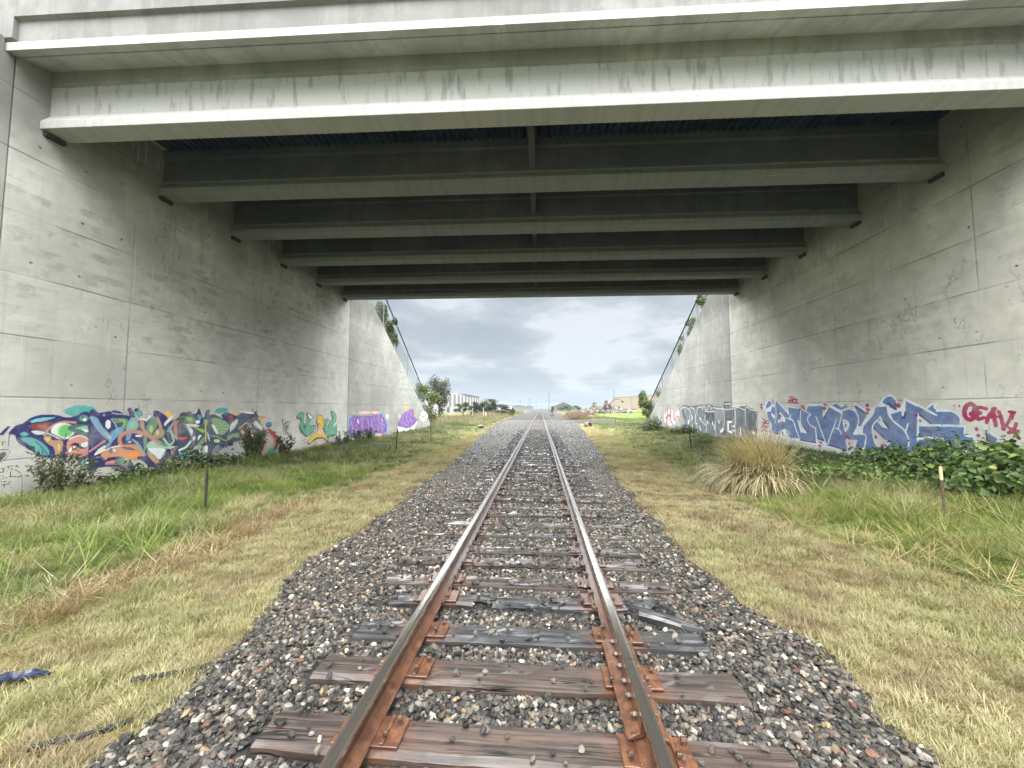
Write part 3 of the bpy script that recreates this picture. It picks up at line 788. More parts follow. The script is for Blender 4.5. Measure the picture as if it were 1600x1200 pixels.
# ------------------------------------------------------------ walls
def wall_slab(name, prof_yz, x_face, thick, mat, label, cat):
    m = MB(); sg = 1 if x_face > 0 else -1
    m.prism(prof_yz, lambda y, z: (x_face, y, z), lambda y, z: (x_face + sg * thick, y, z))
    o = m.build(name, mat); tag(o, label, cat); return o
WALL_L = wall_slab('abutment_wall', [(6.20, -0.6), (19.12, -0.6), (19.12, 8.62), (6.20, 8.62)], -9.6, 1.0, M_WALL_L, 'left concrete abutment wall under the bridge with a big colourful mural', 'wall')
WALL_R = wall_slab('abutment_wall', [(6.42, -0.6), (19.76, -0.6), (19.76, 8.62), (6.42, 8.62)], 9.6, 1.0, M_WALL_R, 'right concrete abutment wall under the bridge with blue and white graffiti', 'wall')
WING_L = wall_slab('wing_wall', [(19.15, -0.6), (36.2, -0.6), (35.6, -0.45), (20.9, 8.44), (19.6, 8.50), (19.15, 8.35)], -9.6, 0.45, M_WING_L, 'sloping concrete wing wall beyond the bridge on the left with purple graffiti', 'wall')
WING_R = wall_slab('wing_wall', [(19.79, -0.6), (37.2, -0.6), (36.6, -0.3), (21.3, 8.44), (20.1, 8.5), (19.79, 8.35)], 9.6, 0.45, M_WING_R, 'sloping concrete wing wall beyond the bridge on the right with red and grey graffiti', 'wall')
wall_slab('wing_wall', [(6.175, -0.6), (-9.0, -0.6), (-8.6, -0.3), (5.2, 8.58), (6.02, 8.6), (6.03, 8.34), (6.175, 8.34)], -9.6, 0.45, M_WING_L, 'near left wing wall, only a strip beside the vertical joint at the left edge', 'wall')
wall_slab('wing_wall', [(6.395, -0.6), (-9.0, -0.6), (-8.6, -0.3), (5.4, 8.58), (6.3, 8.6), (6.32, 8.34), (6.395, 8.34)], 9.6, 0.45, M_WING_R, 'near right wing wall standing just outside the right edge', 'wall')
for sg, y0, y1, nm in ((-1, 19.12, 19.15, 'l'), (1, 19.76, 19.79, 'r')):
    m = MB(); m.box((min(sg * 9.63, sg * 9.9), y0 - 0.001, -0.5), (max(sg * 9.63, sg * 9.9), y1 + 0.001, 8.3)); m.box((min(sg * 9.63, sg * 9.9), (6.172 if sg < 0 else 6.392), -0.5), (max(sg * 9.63, sg * 9.9), (6.203 if sg < 0 else 6.423), 8.3))
    o = m.build('joint_filler', M_RUSTSTAIN, WALL_L if sg < 0 else WALL_R)
# earth fill behind the walls
def bank(sg, yj):
    m = MB()
    y0, y1 = (6.6, 19.0)
    prof = [(-9.0, -0.7), (36.0, -0.7), (34.4, -0.3), (20.6, 8.05), (18.9, 8.40), (6.7, 8.40), (5.0, 8.0), (-8.2, -0.4)]
    m.prism(prof, lambda y, z: (sg * 10.06, y, z), lambda y, z: (sg * 140.0, y, z))
    o = m.build('embankment', M_GROUND); tag(o, kind='structure')
# wall thickness leaves room: the fill starts just behind the wing walls, and behind the 1 m abutment
bank(-1, 0); bank(1, 0)

# ------------------------------------------------------------ painted walls
_P = R(PITCH); _A = R(YAW)
_f = np.array([-math.sin(_A) * math.cos(_P), math.cos(_A) * math.cos(_P), math.sin(_P)])
_r = np.array([math.cos(_A), math.sin(_A), 0.0]); _u = np.cross(_r, _f); _c = np.array(CAM_POS)
def on_wall(px, X):
    px = np.asarray(px, float)
    d = _f + (px[:, :1] - 800) / FOC * _r - (px[:, 1:] - 600) / FOC * _u
    w = _c + d * ((X - _c[0]) / d[:, :1])
    return w[:, 1:]
def spline(p, n=8, closed=False):
    p = np.asarray(p, float); N = len(p)
    if N < 3: return p
    if closed: q = np.vstack([p[-1], p, p[0], p[1]]); M = N
    else: q = np.vstack([2 * p[0] - p[1], p, 2 * p[-1] - p[-2]]); M = N - 1
    t = np.linspace(0, 1, n, endpoint=False)[:, None]; out = []
    for i in range(M):
        a, b, c, d = q[i], q[i + 1], q[i + 2], q[i + 3]
        out.append(0.5 * ((2 * b) + (-a + c) * t + (2 * a - 5 * b + 4 * c - d) * t ** 2 + (-a + 3 * b - 3 * c + d) * t ** 3))
    out = np.vstack(out)
    return out if closed else np.vstack([out, p[-1:]])
class Paint:
    def __init__(s, X, y0, y1, z0, z1, res=0.012):
        s.X = X; s.y = np.arange(y0, y1, res); s.z = np.arange(z0, z1, res)
        s.rgb = np.zeros((len(s.z), len(s.y), 3)); s.a = np.zeros((len(s.z), len(s.y)))
        s.YY, s.ZZ = np.meshgrid(s.y, s.z); s.off = (0, 0); s.sc = 1.0; s.gain = 1.0
        s.nz = vnoise(s.YY * 9, s.ZZ * 9, 77, 3)
        s.sp = np.random.default_rng(5).random(s.a.shape)
    def view(s, ox, oy, sc): s.off = (ox, oy); s.sc = sc
    def W(s, p): p = np.asarray(p, float); return on_wall(p / s.sc + np.array(s.off), s.X)
    def _win(s, w, pad):
        i0 = max(0, np.searchsorted(s.y, w[:, 0].min() - pad)); i1 = np.searchsorted(s.y, w[:, 0].max() + pad)
        j0 = max(0, np.searchsorted(s.z, w[:, 1].min() - pad)); j1 = np.searchsorted(s.z, w[:, 1].max() + pad)
        return slice(j0, j1), slice(i0, i1)
    def _put(s, sl, m, col, streak=0.10):
        c = np.array(srgb(*col, k=s.gain)); v = (1 + streak * s.nz[sl])[..., None]
        m = m[..., None] if m.ndim == 2 else m
        old = np.where(s.a[sl][..., None] > 0.02, s.rgb[sl], c)
        s.rgb[sl] = old * (1 - m) + np.clip(c * v, 0, 0.9) * m
        s.a[sl] = np.maximum(s.a[sl], m[..., 0])
    def poly(s, pts, col, sm=True, streak=0.10):
        p = spline(pts, 6, True) if sm else np.asarray(pts, float)
        w = s.W(p); sl = s._win(w, 0.02); Y, Z = s.YY[sl], s.ZZ[sl]
        if Y.size == 0: return s
        ins = np.zeros(Y.shape, bool); a = w; b = np.roll(w, -1, 0)
        for (y0, z0), (y1, z1) in zip(a, b):
            if z0 == z1: continue
            c = ((z0 > Z) != (z1 > Z)) & (Y < (y1 - y0) * (Z - z0) / (z1 - z0) + y0)
            ins ^= c
        s._put(sl, ins.astype(float), col, streak); return s
    def line(s, pts, col, wd, sm=True, soft=0.0):
        p = spline(pts, 6) if sm else np.asarray(pts, float)
        w = s.W(p); sl = s._win(w, wd + 0.02); Y, Z = s.YY[sl], s.ZZ[sl]
        if Y.size == 0: return s
        d = np.full(Y.shape, 9.0)
        for (y0, z0), (y1, z1) in zip(w[:-1], w[1:]):
            L2 = (y1 - y0) ** 2 + (z1 - z0) ** 2 + 1e-9
            t = np.clip(((Y - y0) * (y1 - y0) + (Z - z0) * (z1 - z0)) / L2, 0, 1)
            d = np.minimum(d, np.hypot(Y - y0 - t * (y1 - y0), Z - z0 - t * (z1 - z0)))
        m = np.clip((wd / 2 - d) / (0.012 + soft) + 0.5, 0, 1); s._put(sl, m, col); return s
    def ell(s, cx, cy, rx, ry, col, soft=0.0, streak=0.10):
        t = np.linspace(0, 2 * math.pi, 28, endpoint=False)
        pts = np.stack([cx + rx * np.cos(t), cy + ry * np.sin(t)], 1)
        if soft <= 0: return s.poly(pts, col, False, streak)
        c = s.W([(cx, cy)])[0]; w = s.W(pts); a = np.ptp(w[:, 0]) / 2; b = np.ptp(w[:, 1]) / 2
        sl = s._win(w, 0.1); rr = np.hypot((s.YY[sl] - c[0]) / a, (s.ZZ[sl] - c[1]) / b)
        m = np.clip((1 - rr) / soft, 0, 1)
        m = np.where(m > s.sp[sl] * 0.9, np.clip(m + 0.55, 0, 1), 0)   # spray speckle at the edge
        s._put(sl, m, col, streak); return s
    def ring(s, pts, fill, edge, wd, sm=True):
        s.poly(pts, fill, sm); s.line(list(pts) + [pts[0]], edge, wd, sm); return s
    def build(s, name, parent, label, mat):
        nz, ny = s.a.shape
        off = 0.004 if s.X < 0 else -0.004
        v = np.stack([np.full(s.YY.shape, s.X + off), s.YY, s.ZZ], -1).reshape(-1, 3)
        i = (np.arange(nz - 1)[:, None] * ny + np.arange(ny - 1)[None, :])
        r = np.random.default_rng(int(abs(s.y[0]) * 100) + nz)
        for c in r.integers(3, ny - 4, ny // 18):                    # runs of wet paint below the strokes
            on = np.where(s.a[:, c] > 0.9)[0]
            if len(on) < 6: continue
            lo = on[0] if r.random() < 0.5 else int(r.choice(on)); L = int(r.integers(4, 22)); L = min(L, lo)
            col = s.rgb[lo, c]; w = int(r.integers(1, 3))
            s.rgb[lo - L:lo, c:c + w + 1] = col; s.a[lo - L:lo, c:c + w + 1] = 1
        al = s.a > 0.5
        keep = al[:-1, :-1] & al[1:, :-1] & al[:-1, 1:] & al[1:, 1:]
        i = i[keep]
        f = np.stack([i, i + 1, i + ny + 1, i + ny], 1)
        used, inv = np.unique(f.ravel(), return_inverse=True)
        me = mesh_np(name, v[used], inv.reshape(-1, 4), cols=s.rgb.reshape(-1, 3)[used])
        o = link(name, me, mat, parent); o['label'] = label; return o
def paint_mat(t, b):
    P = t.pos(); c = t.attr('col')
    n = t.noise(P, 3, 5, 0.6); n2 = t.noise(P, 26, 4, 0.65)
    c = t.mix(t.mr(n, 0.42, 0.72, 0, 0.42), c, (0.40, 0.40, 0.37))
    c = t.mix(t.mr(n2, 0.56, 0.74, 0, 0.55), c, (0.36, 0.36, 0.33))
    t.put(b.inputs['Base Color'], c); b.inputs['Roughness'].default_value = 0.62
    t.put(b.inputs['Normal'], t.bump(n2, 0.3, 0.008))
M_PAINT = material('spray_paint', paint_mat)
NV = (42, 43, 104); DN = (34, 34, 78); WH = (226, 231, 232); TL = (82, 165, 166); TN = (188, 146, 118); CO = (206, 128, 106); GN = (108, 146, 108); BL = (122, 164, 190); BK = (28, 28, 34)

# big mural on the left wall
p = Paint(-9.6, 6.22, 19.08, 0.0, 2.4, 0.012); p.gain = 1.05
p.view(0, 620, 8.569)
p.ell(1080, 190, 260, 92, TL, 0.25)
p.poly([(105,490),(200,385),(300,350),(400,280),(560,235),(760,240),(870,268),(1000,262),(1100,205),(1180,205),(1250,240),(1371,210),(1500,240),(1500,800),(1300,900),(1160,965),(1050,900),(980,800),(850,830),(620,820),(520,800),(380,710),(230,610),(190,520)], NV)
p.poly([(-20,500),(90,390),(150,390),(50,515),(-20,520)], NV, False)
p.poly([(390,335),(520,285),(740,272),(600,320),(480,340)], (120,188,196))
p.poly([(380,395),(520,350),(700,338),(640,390),(610,450),(470,440)], (132,62,58)).ell(560,395,70,28,(178,76,62),0.5)
p.poly([(420,455),(560,460),(650,500),(560,505),(470,500)], (200,210,216))
p.poly([(270,490),(330,470),(380,500),(330,525),(275,515)], (104,176,172))
p.poly([(275,555),(400,545),(520,590),(640,690),(650,780),(540,770),(450,690),(330,610)], (92,170,166))
p.line([(480,600),(560,680),(630,770)], (70,110,140), 0.03)
p.poly([(590,540),(680,530),(700,580),(830,590),(830,700),(800,800),(750,800),(720,690),(640,630),(600,590)], TN)
p.poly([(600,545),(660,545),(650,595),(615,585)], (216,192,112)).poly([(770,640),(800,650),(795,720),(775,700)], (216,192,112))
p.line([(600,520),(640,440),(740,370),(860,335),(1010,345)], (196,138,128), 0.045)
p.ell(840,460,160,112,(214,226,214)).ell(880,455,120,98,(112,190,112),0.3)
p.line([(640,490),(740,530),(860,570)], (214,214,210), 0.03)
p.line([(650,480),(860,575)], DN, 0.018); p.line([(885,490),(870,560)], DN, 0.015)
p.poly([(905,430),(960,380),(1100,362),(1230,398),(1371,470),(1400,590),(1250,600),(1100,500),(980,470)], (62,104,98))
p.poly([(1010,420),(1150,388),(1240,430),(1180,470),(1060,432)], (134,194,172)); p.poly([(1090,430),(1200,455),(1150,475)], (224,232,224))
p.poly([(1220,470),(1371,520),(1380,570),(1280,520)], (140,196,176))
p.ell(1120,290,62,44,(96,146,126)).ell(1132,305,24,22,WH).ell(1110,275,20,14,(70,110,100))
p.ell(1060,660,200,160,DN)
p.ell(1045,655,160,138,(204,142,128))
p.line([(930,560),(1060,520),(1170,560),(1235,640)], (228,220,214), 0.03)
p.poly([(925,655),(1000,615),(1080,640),(1150,690),(1060,690),(1000,650)], DN)
p.poly([(1060,645),(1160,600),(1175,650),(1120,675)], WH).poly([(908,730),(950,680),(1010,670),(950,735)], WH)
p.line([(890,750),(990,808),(1130,780),(1250,700),(1400,590)], (192,128,126), 0.055)
p.line([(1190,560),(1230,620),(1180,720),(1080,770)], (192,128,126), 0.035)
p.poly([(1200,260),(1310,275),(1371,340),(1400,560),(1280,430),(1220,340)], (150,194,206)); p.poly([(1290,330),(1350,320),(1380,400),(1310,370)], NV)
p.ell(1180,890,105,68,(122,172,162)).ell(1195,878,45,32,(226,234,226))
p.poly([(1260,775),(1371,680),(1400,720),(1300,778)], (224,222,210)); p.poly([(1225,985),(1325,880),(1345,900),(1260,970)], (220,205,160))
p.line([(1130,1060),(1240,990),(1371,940)], DN, 0.014)
p.line([(1100,810),(1250,800),(1371,830)], (90,70,130), 0.03)
# black marker tags at the edge
for q in ([(-30,600),(70,600)], [(28,600),(30,650)], [(-20,655),(68,650)], [(-30,715),(40,712),(110,705),(120,755),(60,840),(-30,885)], [(-10,955),(40,965),(30,1005),(-10,1015)], [(40,1015),(65,945),(105,940),(95,1010)], [(80,935),(170,925),(240,935)], [(160,950),(145,1000),(130,1060)], [(180,962),(270,1020),(270,1068),(130,1062)], [(205,905),(250,945)], [(-10,1055),(50,1065)], [(-20,1115),(130,1070),(270,1072)], [(-10,1140),(150,1135)], [(20,1178),(130,1163)]):
    p.line(q, BK, 0.022)
p.poly([(-10,760),(40,738),(84,742),(85,780),(40,830),(-10,865)], BK)
# middle
p.view(140, 620, 8.569)
p.ell(1050,235,66,62,(230,190,112),0.35); p.ell(1290,790,112,72,(62,142,132),0.3)
p.poly([(640,280),(770,292),(780,240),(850,245),(800,310),(700,330)], (222,228,230), False)
p.poly([(-10,230),(130,210),(200,205),(240,240),(300,180),(400,190),(520,250),(500,165),(545,140),(590,200),(610,260),(650,320),(700,310),(760,320),(840,260),(850,190),(900,180),(980,220),(1050,290),(1050,330),(1160,290),(1240,235),(1371,222),(1400,680),(1230,720),(1130,830),(1000,925),(880,955),(780,925),(680,850),(560,840),(600,930),(645,1050),(600,1092),(520,1060),(450,975),(300,940),(130,950),(0,1000)], NV)
p.poly([(0,265),(100,285),(170,400),(290,520),(312,575),(240,680),(213,660),(262,600),(170,520),(60,390)], (126,166,196)); p.poly([(195,470),(290,545),(260,545)], (190,200,130))
p.ell(245,368,38,60,WH)
p.poly([(280,480),(330,440),(420,400),(462,430),(400,510),(300,590),(290,540)], (108,160,190)); p.line([(290,300),(350,380),(370,480)], (140,180,200), 0.03)
p.poly([(310,290),(480,290),(512,340),(470,430),(430,405),(440,350),(345,350)], (106,146,106)); p.line([(400,310),(470,330),(450,400)], (150,185,130), 0.03)
p.poly([(530,310),(600,275),(655,360),(620,440),(490,455)], (126,176,182)); p.poly([(545,350),(620,330),(600,400),(540,410)], (140,196,160))
p.line([(300,220),(380,230),(460,232)], (180,190,210), 0.02); p.ell(470,215,26,30,(170,172,168)).ell(190,245,22,18,(130,140,200))
p.poly([(590,170),(650,160),(708,235),(640,262),(600,220)], (100,166,168)); p.ell(618,178,28,22,NV); p.line([(590,165),(650,160),(708,238),(640,265)], DN, 0.02)
p.poly([(670,330),(722,330),(742,440),(832,510),(950,640),(900,610),(780,520),(690,420)], TN)
p.poly([(770,380),(840,270),(900,330),(900,400),(820,500),(760,450)], (110,146,116)); p.ell(822,430,25,52,(186,196,132)); p.line([(760,330),(850,265),(910,340)], (130,160,170), 0.03)
p.poly([(895,270),(930,290),(972,420),(940,432)], (186,146,120))
p.poly([(850,510),(920,420),(1002,450),(980,530),(900,560)], (160,150,116)); p.ell(908,480,22,36,(214,196,150))
p.poly([(1000,400),(1000,350),(1160,182),(1150,240),(1060,340)], WH, False); p.poly([(1095,270),(1152,195),(1140,240)], TN, False)
p.poly([(1040,440),(1150,295),(1120,380),(1060,470)], (132,162,162))
p.line([(1240,340),(1160,340),(1150,450),(1200,540),(1320,560)], (204,120,100), 0.085)
p.ell(1275,470,62,52,WH); p.line([(1260,360),(1310,450),(1371,590)], (150,140,150), 0.045)
p.line([(1090,460),(1110,540),(1120,600),(1060,642),(990,560)], (162,206,176), 0.055); p.line([(1080,470),(1150,540),(1230,620)], (150,196,166), 0.05); p.line([(1040,490),(1080,620)], (120,110,90), 0.04)
p.poly([(780,620),(850,588),(960,650),(1140,660),(1100,692),(780,686)], (166,206,182)); p.poly([(900,560),(960,600),(1060,660),(960,650)], GN)
p.poly([(775,690),(960,690),(1015,720),(940,835),(860,780)], (226,231,229))
p.line([(420,650),(400,560),(470,485),(600,465),(740,500),(830,550),(930,632)], (200,136,116), 0.085)
p.poly([(150,770),(290,690),(400,655),(600,638),(690,720),(742,790),(640,800),(625,850),(500,840),(400,800),(250,812),(220,842)], (214,146,106)); p.poly([(420,770),(640,750),(600,832),(480,800)], (226,154,84))
p.line([(150,740),(290,680),(400,655)], WH, 0.03)
p.poly([(430,680),(520,675),(612,710),(500,707)], DN); p.line([(470,690),(560,700)], (130,100,130), 0.014); p.ell(325,716,24,18,WH); p.poly([(270,690),(300,690),(310,745),(262,745)], (110,120,130))
p.poly([(500,500),(560,490),(540,560),(500,590),(485,540)], (110,150,190)); p.ell(655,522,48,15,WH); p.ell(535,605,18,12,WH)
p.poly([(560,560),(640,600),(700,680),(762,790),(700,735),(620,640)], (132,166,182)); p.poly([(720,560),(760,540),(762,680),(730,725)], (120,150,132))
p.poly([(770,720),(860,790),(932,860),(880,892),(790,800)], (192,152,116))
p.poly([(60,772),(130,690),(212,650),(190,720),(90,777)], (222,220,206)); p.line([(0,730),(100,660),(200,590)], (192,136,140), 0.045); p.line([(0,800),(120,808),(200,850)], (84,66,120), 0.03)
p.poly([(230,870),(330,850),(320,900),(210,906)], (206,142,126)); p.poly([(330,850),(450,820),(520,900),(480,920),(380,890)], (106,142,112)); p.line([(210,905),(400,905),(520,960)], (150,110,130), 0.03)
p.poly([(470,830),(520,830),(530,885),(620,890),(730,900),(640,925),(560,900),(500,870)], (152,196,192))
p.line([(960,800),(1015,720)], (150,175,215), 0.022); p.line([(985,800),(1035,730)], (150,175,215), 0.016); p.ell(1062,815,26,24,(122,36,62),0.5)
p.line([(1085,700),(1108,765),(1135,705),(1310,590)], (192,142,122), 0.04); p.poly([(1200,735),(1371,605),(1390,640),(1260,735)], WH)
p.line([(130,950),(0,1010)], (200,190,160), 0.02); p.line([(540,960),(600,1000),(600,1050)], (70,72,140), 0.02)
# right end
p.view(280, 620, 8.569)
p.ell(570,190,118,58,TL,0.3).ell(750,212,62,36,(228,190,112),0.35).ell(1095,290,62,62,(226,182,104),0.35).ell(160,790,155,84,(84,172,166),0.3).ell(1240,750,72,76,(78,166,164),0.2).ell(1200,375,56,50,(62,112,142),0.25)
p.poly([(0,240),(200,225),(265,150),(320,280),(360,180),(410,180),(400,240),(560,260),(640,208),(760,250),(830,215),(980,215),(1050,230),(1100,400),(1150,440),(1120,560),(960,560),(700,620),(620,650),(460,800),(350,920),(320,890),(380,740),(260,650),(0,740)], (64,76,96))
p.poly([(0,270),(180,270),(200,350),(80,342)], (96,132,96)); p.poly([(92,268),(172,290),(160,332),(100,312)], (152,192,112)); p.ell(40,300,30,24,(60,90,70))
p.poly([(80,365),(220,368),(262,402),(140,397)], WH); p.poly([(60,358),(170,430),(182,490),(150,522),(108,440)], WH); p.poly([(-20,545),(110,540),(60,578),(0,575)], (200,98,84))
p.line([(70,360),(130,480),(200,640)], (120,112,120), 0.05)
p.poly([(210,222),(265,150),(322,290),(300,382),(208,302)], NV, False); p.poly([(198,217),(262,148),(222,222)], WH, False); p.poly([(240,240),(300,262),(268,322)], TL); p.ell(245,335,32,25,WH)
p.poly([(338,282),(370,180),(411,175),(390,262)], (78,74,112)); p.poly([(380,260),(460,230),(562,282),(480,272)], NV)
p.poly([(560,250),(640,208),(782,260),(832,238),(760,312),(620,312)], NV); p.ell(682,276,48,32,(152,46,56),0.35); p.line([(515,240),(600,215)], WH, 0.02); p.line([(520,235),(570,280)], WH, 0.03)
p.poly([(430,300),(520,288),(665,370),(642,450),(560,512),(468,402)], (128,170,120))
for k in range(14):
    a = k * 0.45; p.line([(570 + 30 * math.cos(a), 400 + 25 * math.sin(a)), (570 + (60 + 25 * (k % 3)) * math.cos(a + .2), 400 + (55 + 20 * (k % 2)) * math.sin(a + .2))], ((176,204,160) if k % 2 else (92,132,92)), 0.02)
p.poly([(690,370),(772,300),(782,340),(740,420),(680,472)], WH); p.line([(690,470),(780,390)], DN, 0.025); p.line([(640,490),(790,350)], DN, 0.02)
p.line([(350,330),(352,470),(356,600)], (220,194,100), 0.04); p.poly([(330,310),(375,310),(372,370),(340,380)], (150,180,110))
p.poly([(200,408),(330,440),(322,482),(258,452)], (152,186,92)); p.poly([(430,370),(482,400),(522,502),(478,470)], WH); p.poly([(178,535),(212,530),(212,560),(188,592)], WH); p.poly([(258,520),(297,518),(248,582)], WH); p.poly([(370,470),(400,520),(410,600),(380,540)], (190,206,190))
p.line([(420,520),(520,540),(620,585),(680,550)], (140,170,140), 0.035); p.poly([(470,570),(540,575),(530,610),(470,605)], (214,206,160)); p.poly([(640,540),(720,490),(740,520),(660,580)], (130,160,120)); p.poly([(720,500),(790,480),(800,540),(730,540)], (140,165,110))
p.line([(0,715),(90,670),(150,600)], WH, 0.06); p.poly([(225,655),(330,540),(332,605),(262,652)], (122,166,126)); p.line([(240,640),(330,570)], (60,80,80), 0.015)
p.poly([(430,790),(460,680),(560,640),(640,620),(722,620),(722,652),(640,662),(560,700),(460,790),(350,912),(318,892),(380,740)], NV, False); p.poly([(440,725),(500,650),(542,662),(460,782)], (122,152,156)); p.line([(470,770),(560,670)], (210,220,220), 0.018); p.ell(395,775,26,28,(110,34,70),0.5)
p.poly([(620,590),(640,590),(640,690),(622,680)], (50,60,90), False); p.poly([(640,745),(720,680),(740,715),(690,715)], DN, False)
p.poly([(335,670),(386,668),(350,822)], WH); p.poly([(95,742),(230,700),(242,730),(128,782)], NV); p.line([(170,790),(240,740)], (60,100,140), 0.03); p.line([(240,675),(300,690),(335,750)], (110,170,140), 0.03)
for q in ([(800,430),(900,350),(950,420),(940,540)], [(960,350),(980,470),(1090,450)], [(1010,330),(1060,400),(1110,440)], [(1060,280),(1150,450),(1240,560),(1290,640),(1258,672)], [(1150,560),(1155,700),(1150,810)], [(1170,560),(1200,620),(1150,760)], [(960,470),(1000,540)]): p.line(q, (204,164,136), 0.05); p.line([(a + 6, b + 6) for a, b in q], (120,80,80), 0.012)
p.poly([(990,360),(1040,330),(1110,430),(1080,442)], WH); p.line([(1000,345),(1080,440)], DN, 0.015); p.poly([(820,460),(860,438),(912,532),(850,502)], (226,162,94)); p.poly([(960,520),(1010,490),(1020,550),(970,560)], (206,206,190))
for q in ([(830,160),(850,230),(860,330)], [(980,150),(985,190),(1020,205),(1050,190)], [(1040,200),(980,260),(930,300)], [(855,215),(930,235),(990,225)]): p.line(q, (54,54,84), 0.045)
p.poly([(795,180),(850,185),(990,208),(980,232),(850,212)], WH)
p.poly([(920,562),(1130,560),(1162,622),(1000,642)], (160,62,62)); p.poly([(1160,440),(1222,430),(1300,500),(1336,580),(1310,682),(1268,712),(1290,620),(1240,540)], (164,36,46)); p.line([(1170,440),(1240,540),(1290,620),(1262,668)], (216,172,150), 0.04)
p.line([(1060,265),(1230,295)], (60,66,76), 0.022, False); p.line([(1230,248),(1215,300),(1195,370)], (60,66,76), 0.016)
# dark tag, then the green and gold piece
p.view(440, 620, 6.667)
for q in ([(10,230),(20,330),(52,392)], [(42,240),(36,340)], [(60,255),(38,350)], [(18,285),(80,258),(74,292),(50,350),(80,402),(95,378)], [(0,240),(30,300),(70,310)]): p.line(q, (58,68,82), 0.04)
p.ell(165,255,22,56,(216,190,198),0.6).ell(400,490,70,40,(214,188,196),0.5).ell(240,410,26,30,(206,186,190),0.6)
TG = (86,160,132); YL = (214,174,58)
V1 = [(155,215),(168,183),(215,160),(236,185),(228,232),(245,345),(275,402),(245,400),(195,335),(190,290),(205,240),(178,222)]
V2 = [(245,395),(248,290),(270,215),(262,165),(330,215),(300,240),(290,300),(352,298),(340,350),(280,406)]
Y1 = [(365,250),(385,195),(432,210),(440,300),(432,350),(466,400),(492,478),(440,430),(360,432),(285,492),(280,450),(330,380),(370,350),(380,300)]
E1 = [(440,250),(470,230),(492,240),(470,290),(502,330),(500,422),(460,392),(440,310)]
L1 = [(490,400),(485,340),(500,260),(532,230),(515,150),(550,160),(570,200),(565,250),(540,290),(545,330),(570,290),(576,370),(550,406),(510,402)]
for q in (V1, V2, Y1, E1, L1): p.poly([(a - 8, b + 9) for a, b in q], BK)
for q, c in ((V1, TG), (V2, TG), (E1, TG), (L1, TG), (Y1, YL)): p.ring(q, c, BK, 0.032)
p.poly([(386,340),(420,335),(436,375),(384,376)], (214,176,186)); p.line([(372,292),(392,280),(402,300)], BK, 0.03); p.line([(445,300),(470,292)], BK, 0.025); p.line([(365,245),(350,330),(290,400)], BK, 0.03)
p.poly([(270,175),(325,215),(295,225)], (190,225,212)); p.line([(372,138),(366,220)], BK, 0.035); p.line([(352,182),(340,220)], BK, 0.03); p.line([(285,495),(360,440),(430,432),(495,482)], BK, 0.05)
for q in ([(210,440),(240,470),(225,490)], [(235,435),(260,450),(240,480),(262,470)], [(205,465),(255,440)]): p.line(q, (60,60,66), 0.025)
p.build('graffiti', WALL_L, 'colourful mural of navy, teal, salmon and white shapes', M_PAINT)

# purple pieces on the left wing wall
p = Paint(-9.6, 19.17, 34.4, 0.0, 2.3, 0.018); p.gain = 1.05
p.view(440, 620, 6.667)
p.ell(870,166,95,24,(230,176,164),0.4).ell(975,163,55,22,(230,176,164),0.4).ell(1098,208,30,44,(238,160,150),0.3).ell(1100,205,14,22,(240,235,230),0.3).ell(780,430,110,46,(222,196,150),0.3).ell(1030,395,70,34,(224,190,150),0.3).ell(745,170,26,26,(200,160,90),0.3)
PU = (112,72,152)
p.poly([(700,230),(725,200),(750,172),(770,195),(800,188),(830,200),(860,180),(880,200),(940,186),(960,200),(1000,185),(1045,162),(1075,190),(1090,230),(1110,290),(1108,372),(1060,402),(1020,370),(980,402),(940,362),(880,380),(820,402),(780,430),(740,432),(695,402),(690,300)], (96,152,200), False)
p.poly([(705,240),(730,215),(752,190),(800,200),(860,195),(940,198),(1045,178),(1078,240),(1096,290),(1090,365),(1055,385),(980,380),(900,360),(820,392),(740,415),(702,380)], PU, False)
for q in ([(722,240),(732,300),(740,380)], [(765,215),(740,320),(790,350)], [(800,230),(775,310),(800,370)], [(835,215),(850,340)], [(870,215),(830,300),(880,350)], [(900,220),(910,330)], [(925,215),(950,330)], [(960,220),(930,300),(985,350)], [(1000,210),(1010,330),(970,360)], [(1040,200),(1020,270),(1075,300),(1040,350)]): p.line(q, (174,140,206), 0.05)
p.line([(790,240),(800,270)], (236,236,244), 0.08); p.line([(1045,235),(1050,260)], (236,236,244), 0.07); p.line([(910,360),(915,385)], (236,236,244), 0.07); p.line([(840,380),(890,365),(950,395)], (110,190,220), 0.05)
for q in ([(1155,190),(1150,250),(1165,265)], [(1170,190),(1160,230)]): p.line(q, (140,165,160), 0.10)
p.poly([(1200,320),(1250,300),(1400,260),(1420,250),(1395,300),(1380,345),(1340,320),(1310,382),(1270,340),(1240,392)], (226,229,230), False)
p.ell(1300,120,24,28,(232,168,84),0.3).ell(1225,200,16,40,(232,170,140),0.4).ell(1395,200,22,32,(220,130,90),0.4)
p.poly([(1200,290),(1240,230),(1262,175),(1285,160),(1305,150),(1340,130),(1380,132),(1378,200),(1422,240),(1385,285),(1345,320),(1300,332),(1230,310)], PU, False)
for q in ([(1240,250),(1260,290)], [(1275,190),(1265,250),(1290,290)], [(1310,170),(1300,240),(1330,270)], [(1350,150),(1335,220),(1365,260)]): p.line(q, (166,130,200), 0.07)
p.ell(1480,205,54,64,(224,228,228),0.3)
for q in ([(1435,150),(1440,200),(1458,182)], [(1470,180),(1462,210),(1485,205),(1478,180)], [(1498,180),(1496,215)], [(1515,175),(1530,215)], [(1430,220),(1445,250)], [(1465,230),(1460,262)], [(1490,225),(1485,265)], [(1505,225),(1520,240)]): p.line(q, BK, 0.10)
p.build('graffiti', WING_L, 'two purple lettered pieces with a black tag beside them', M_PAINT)

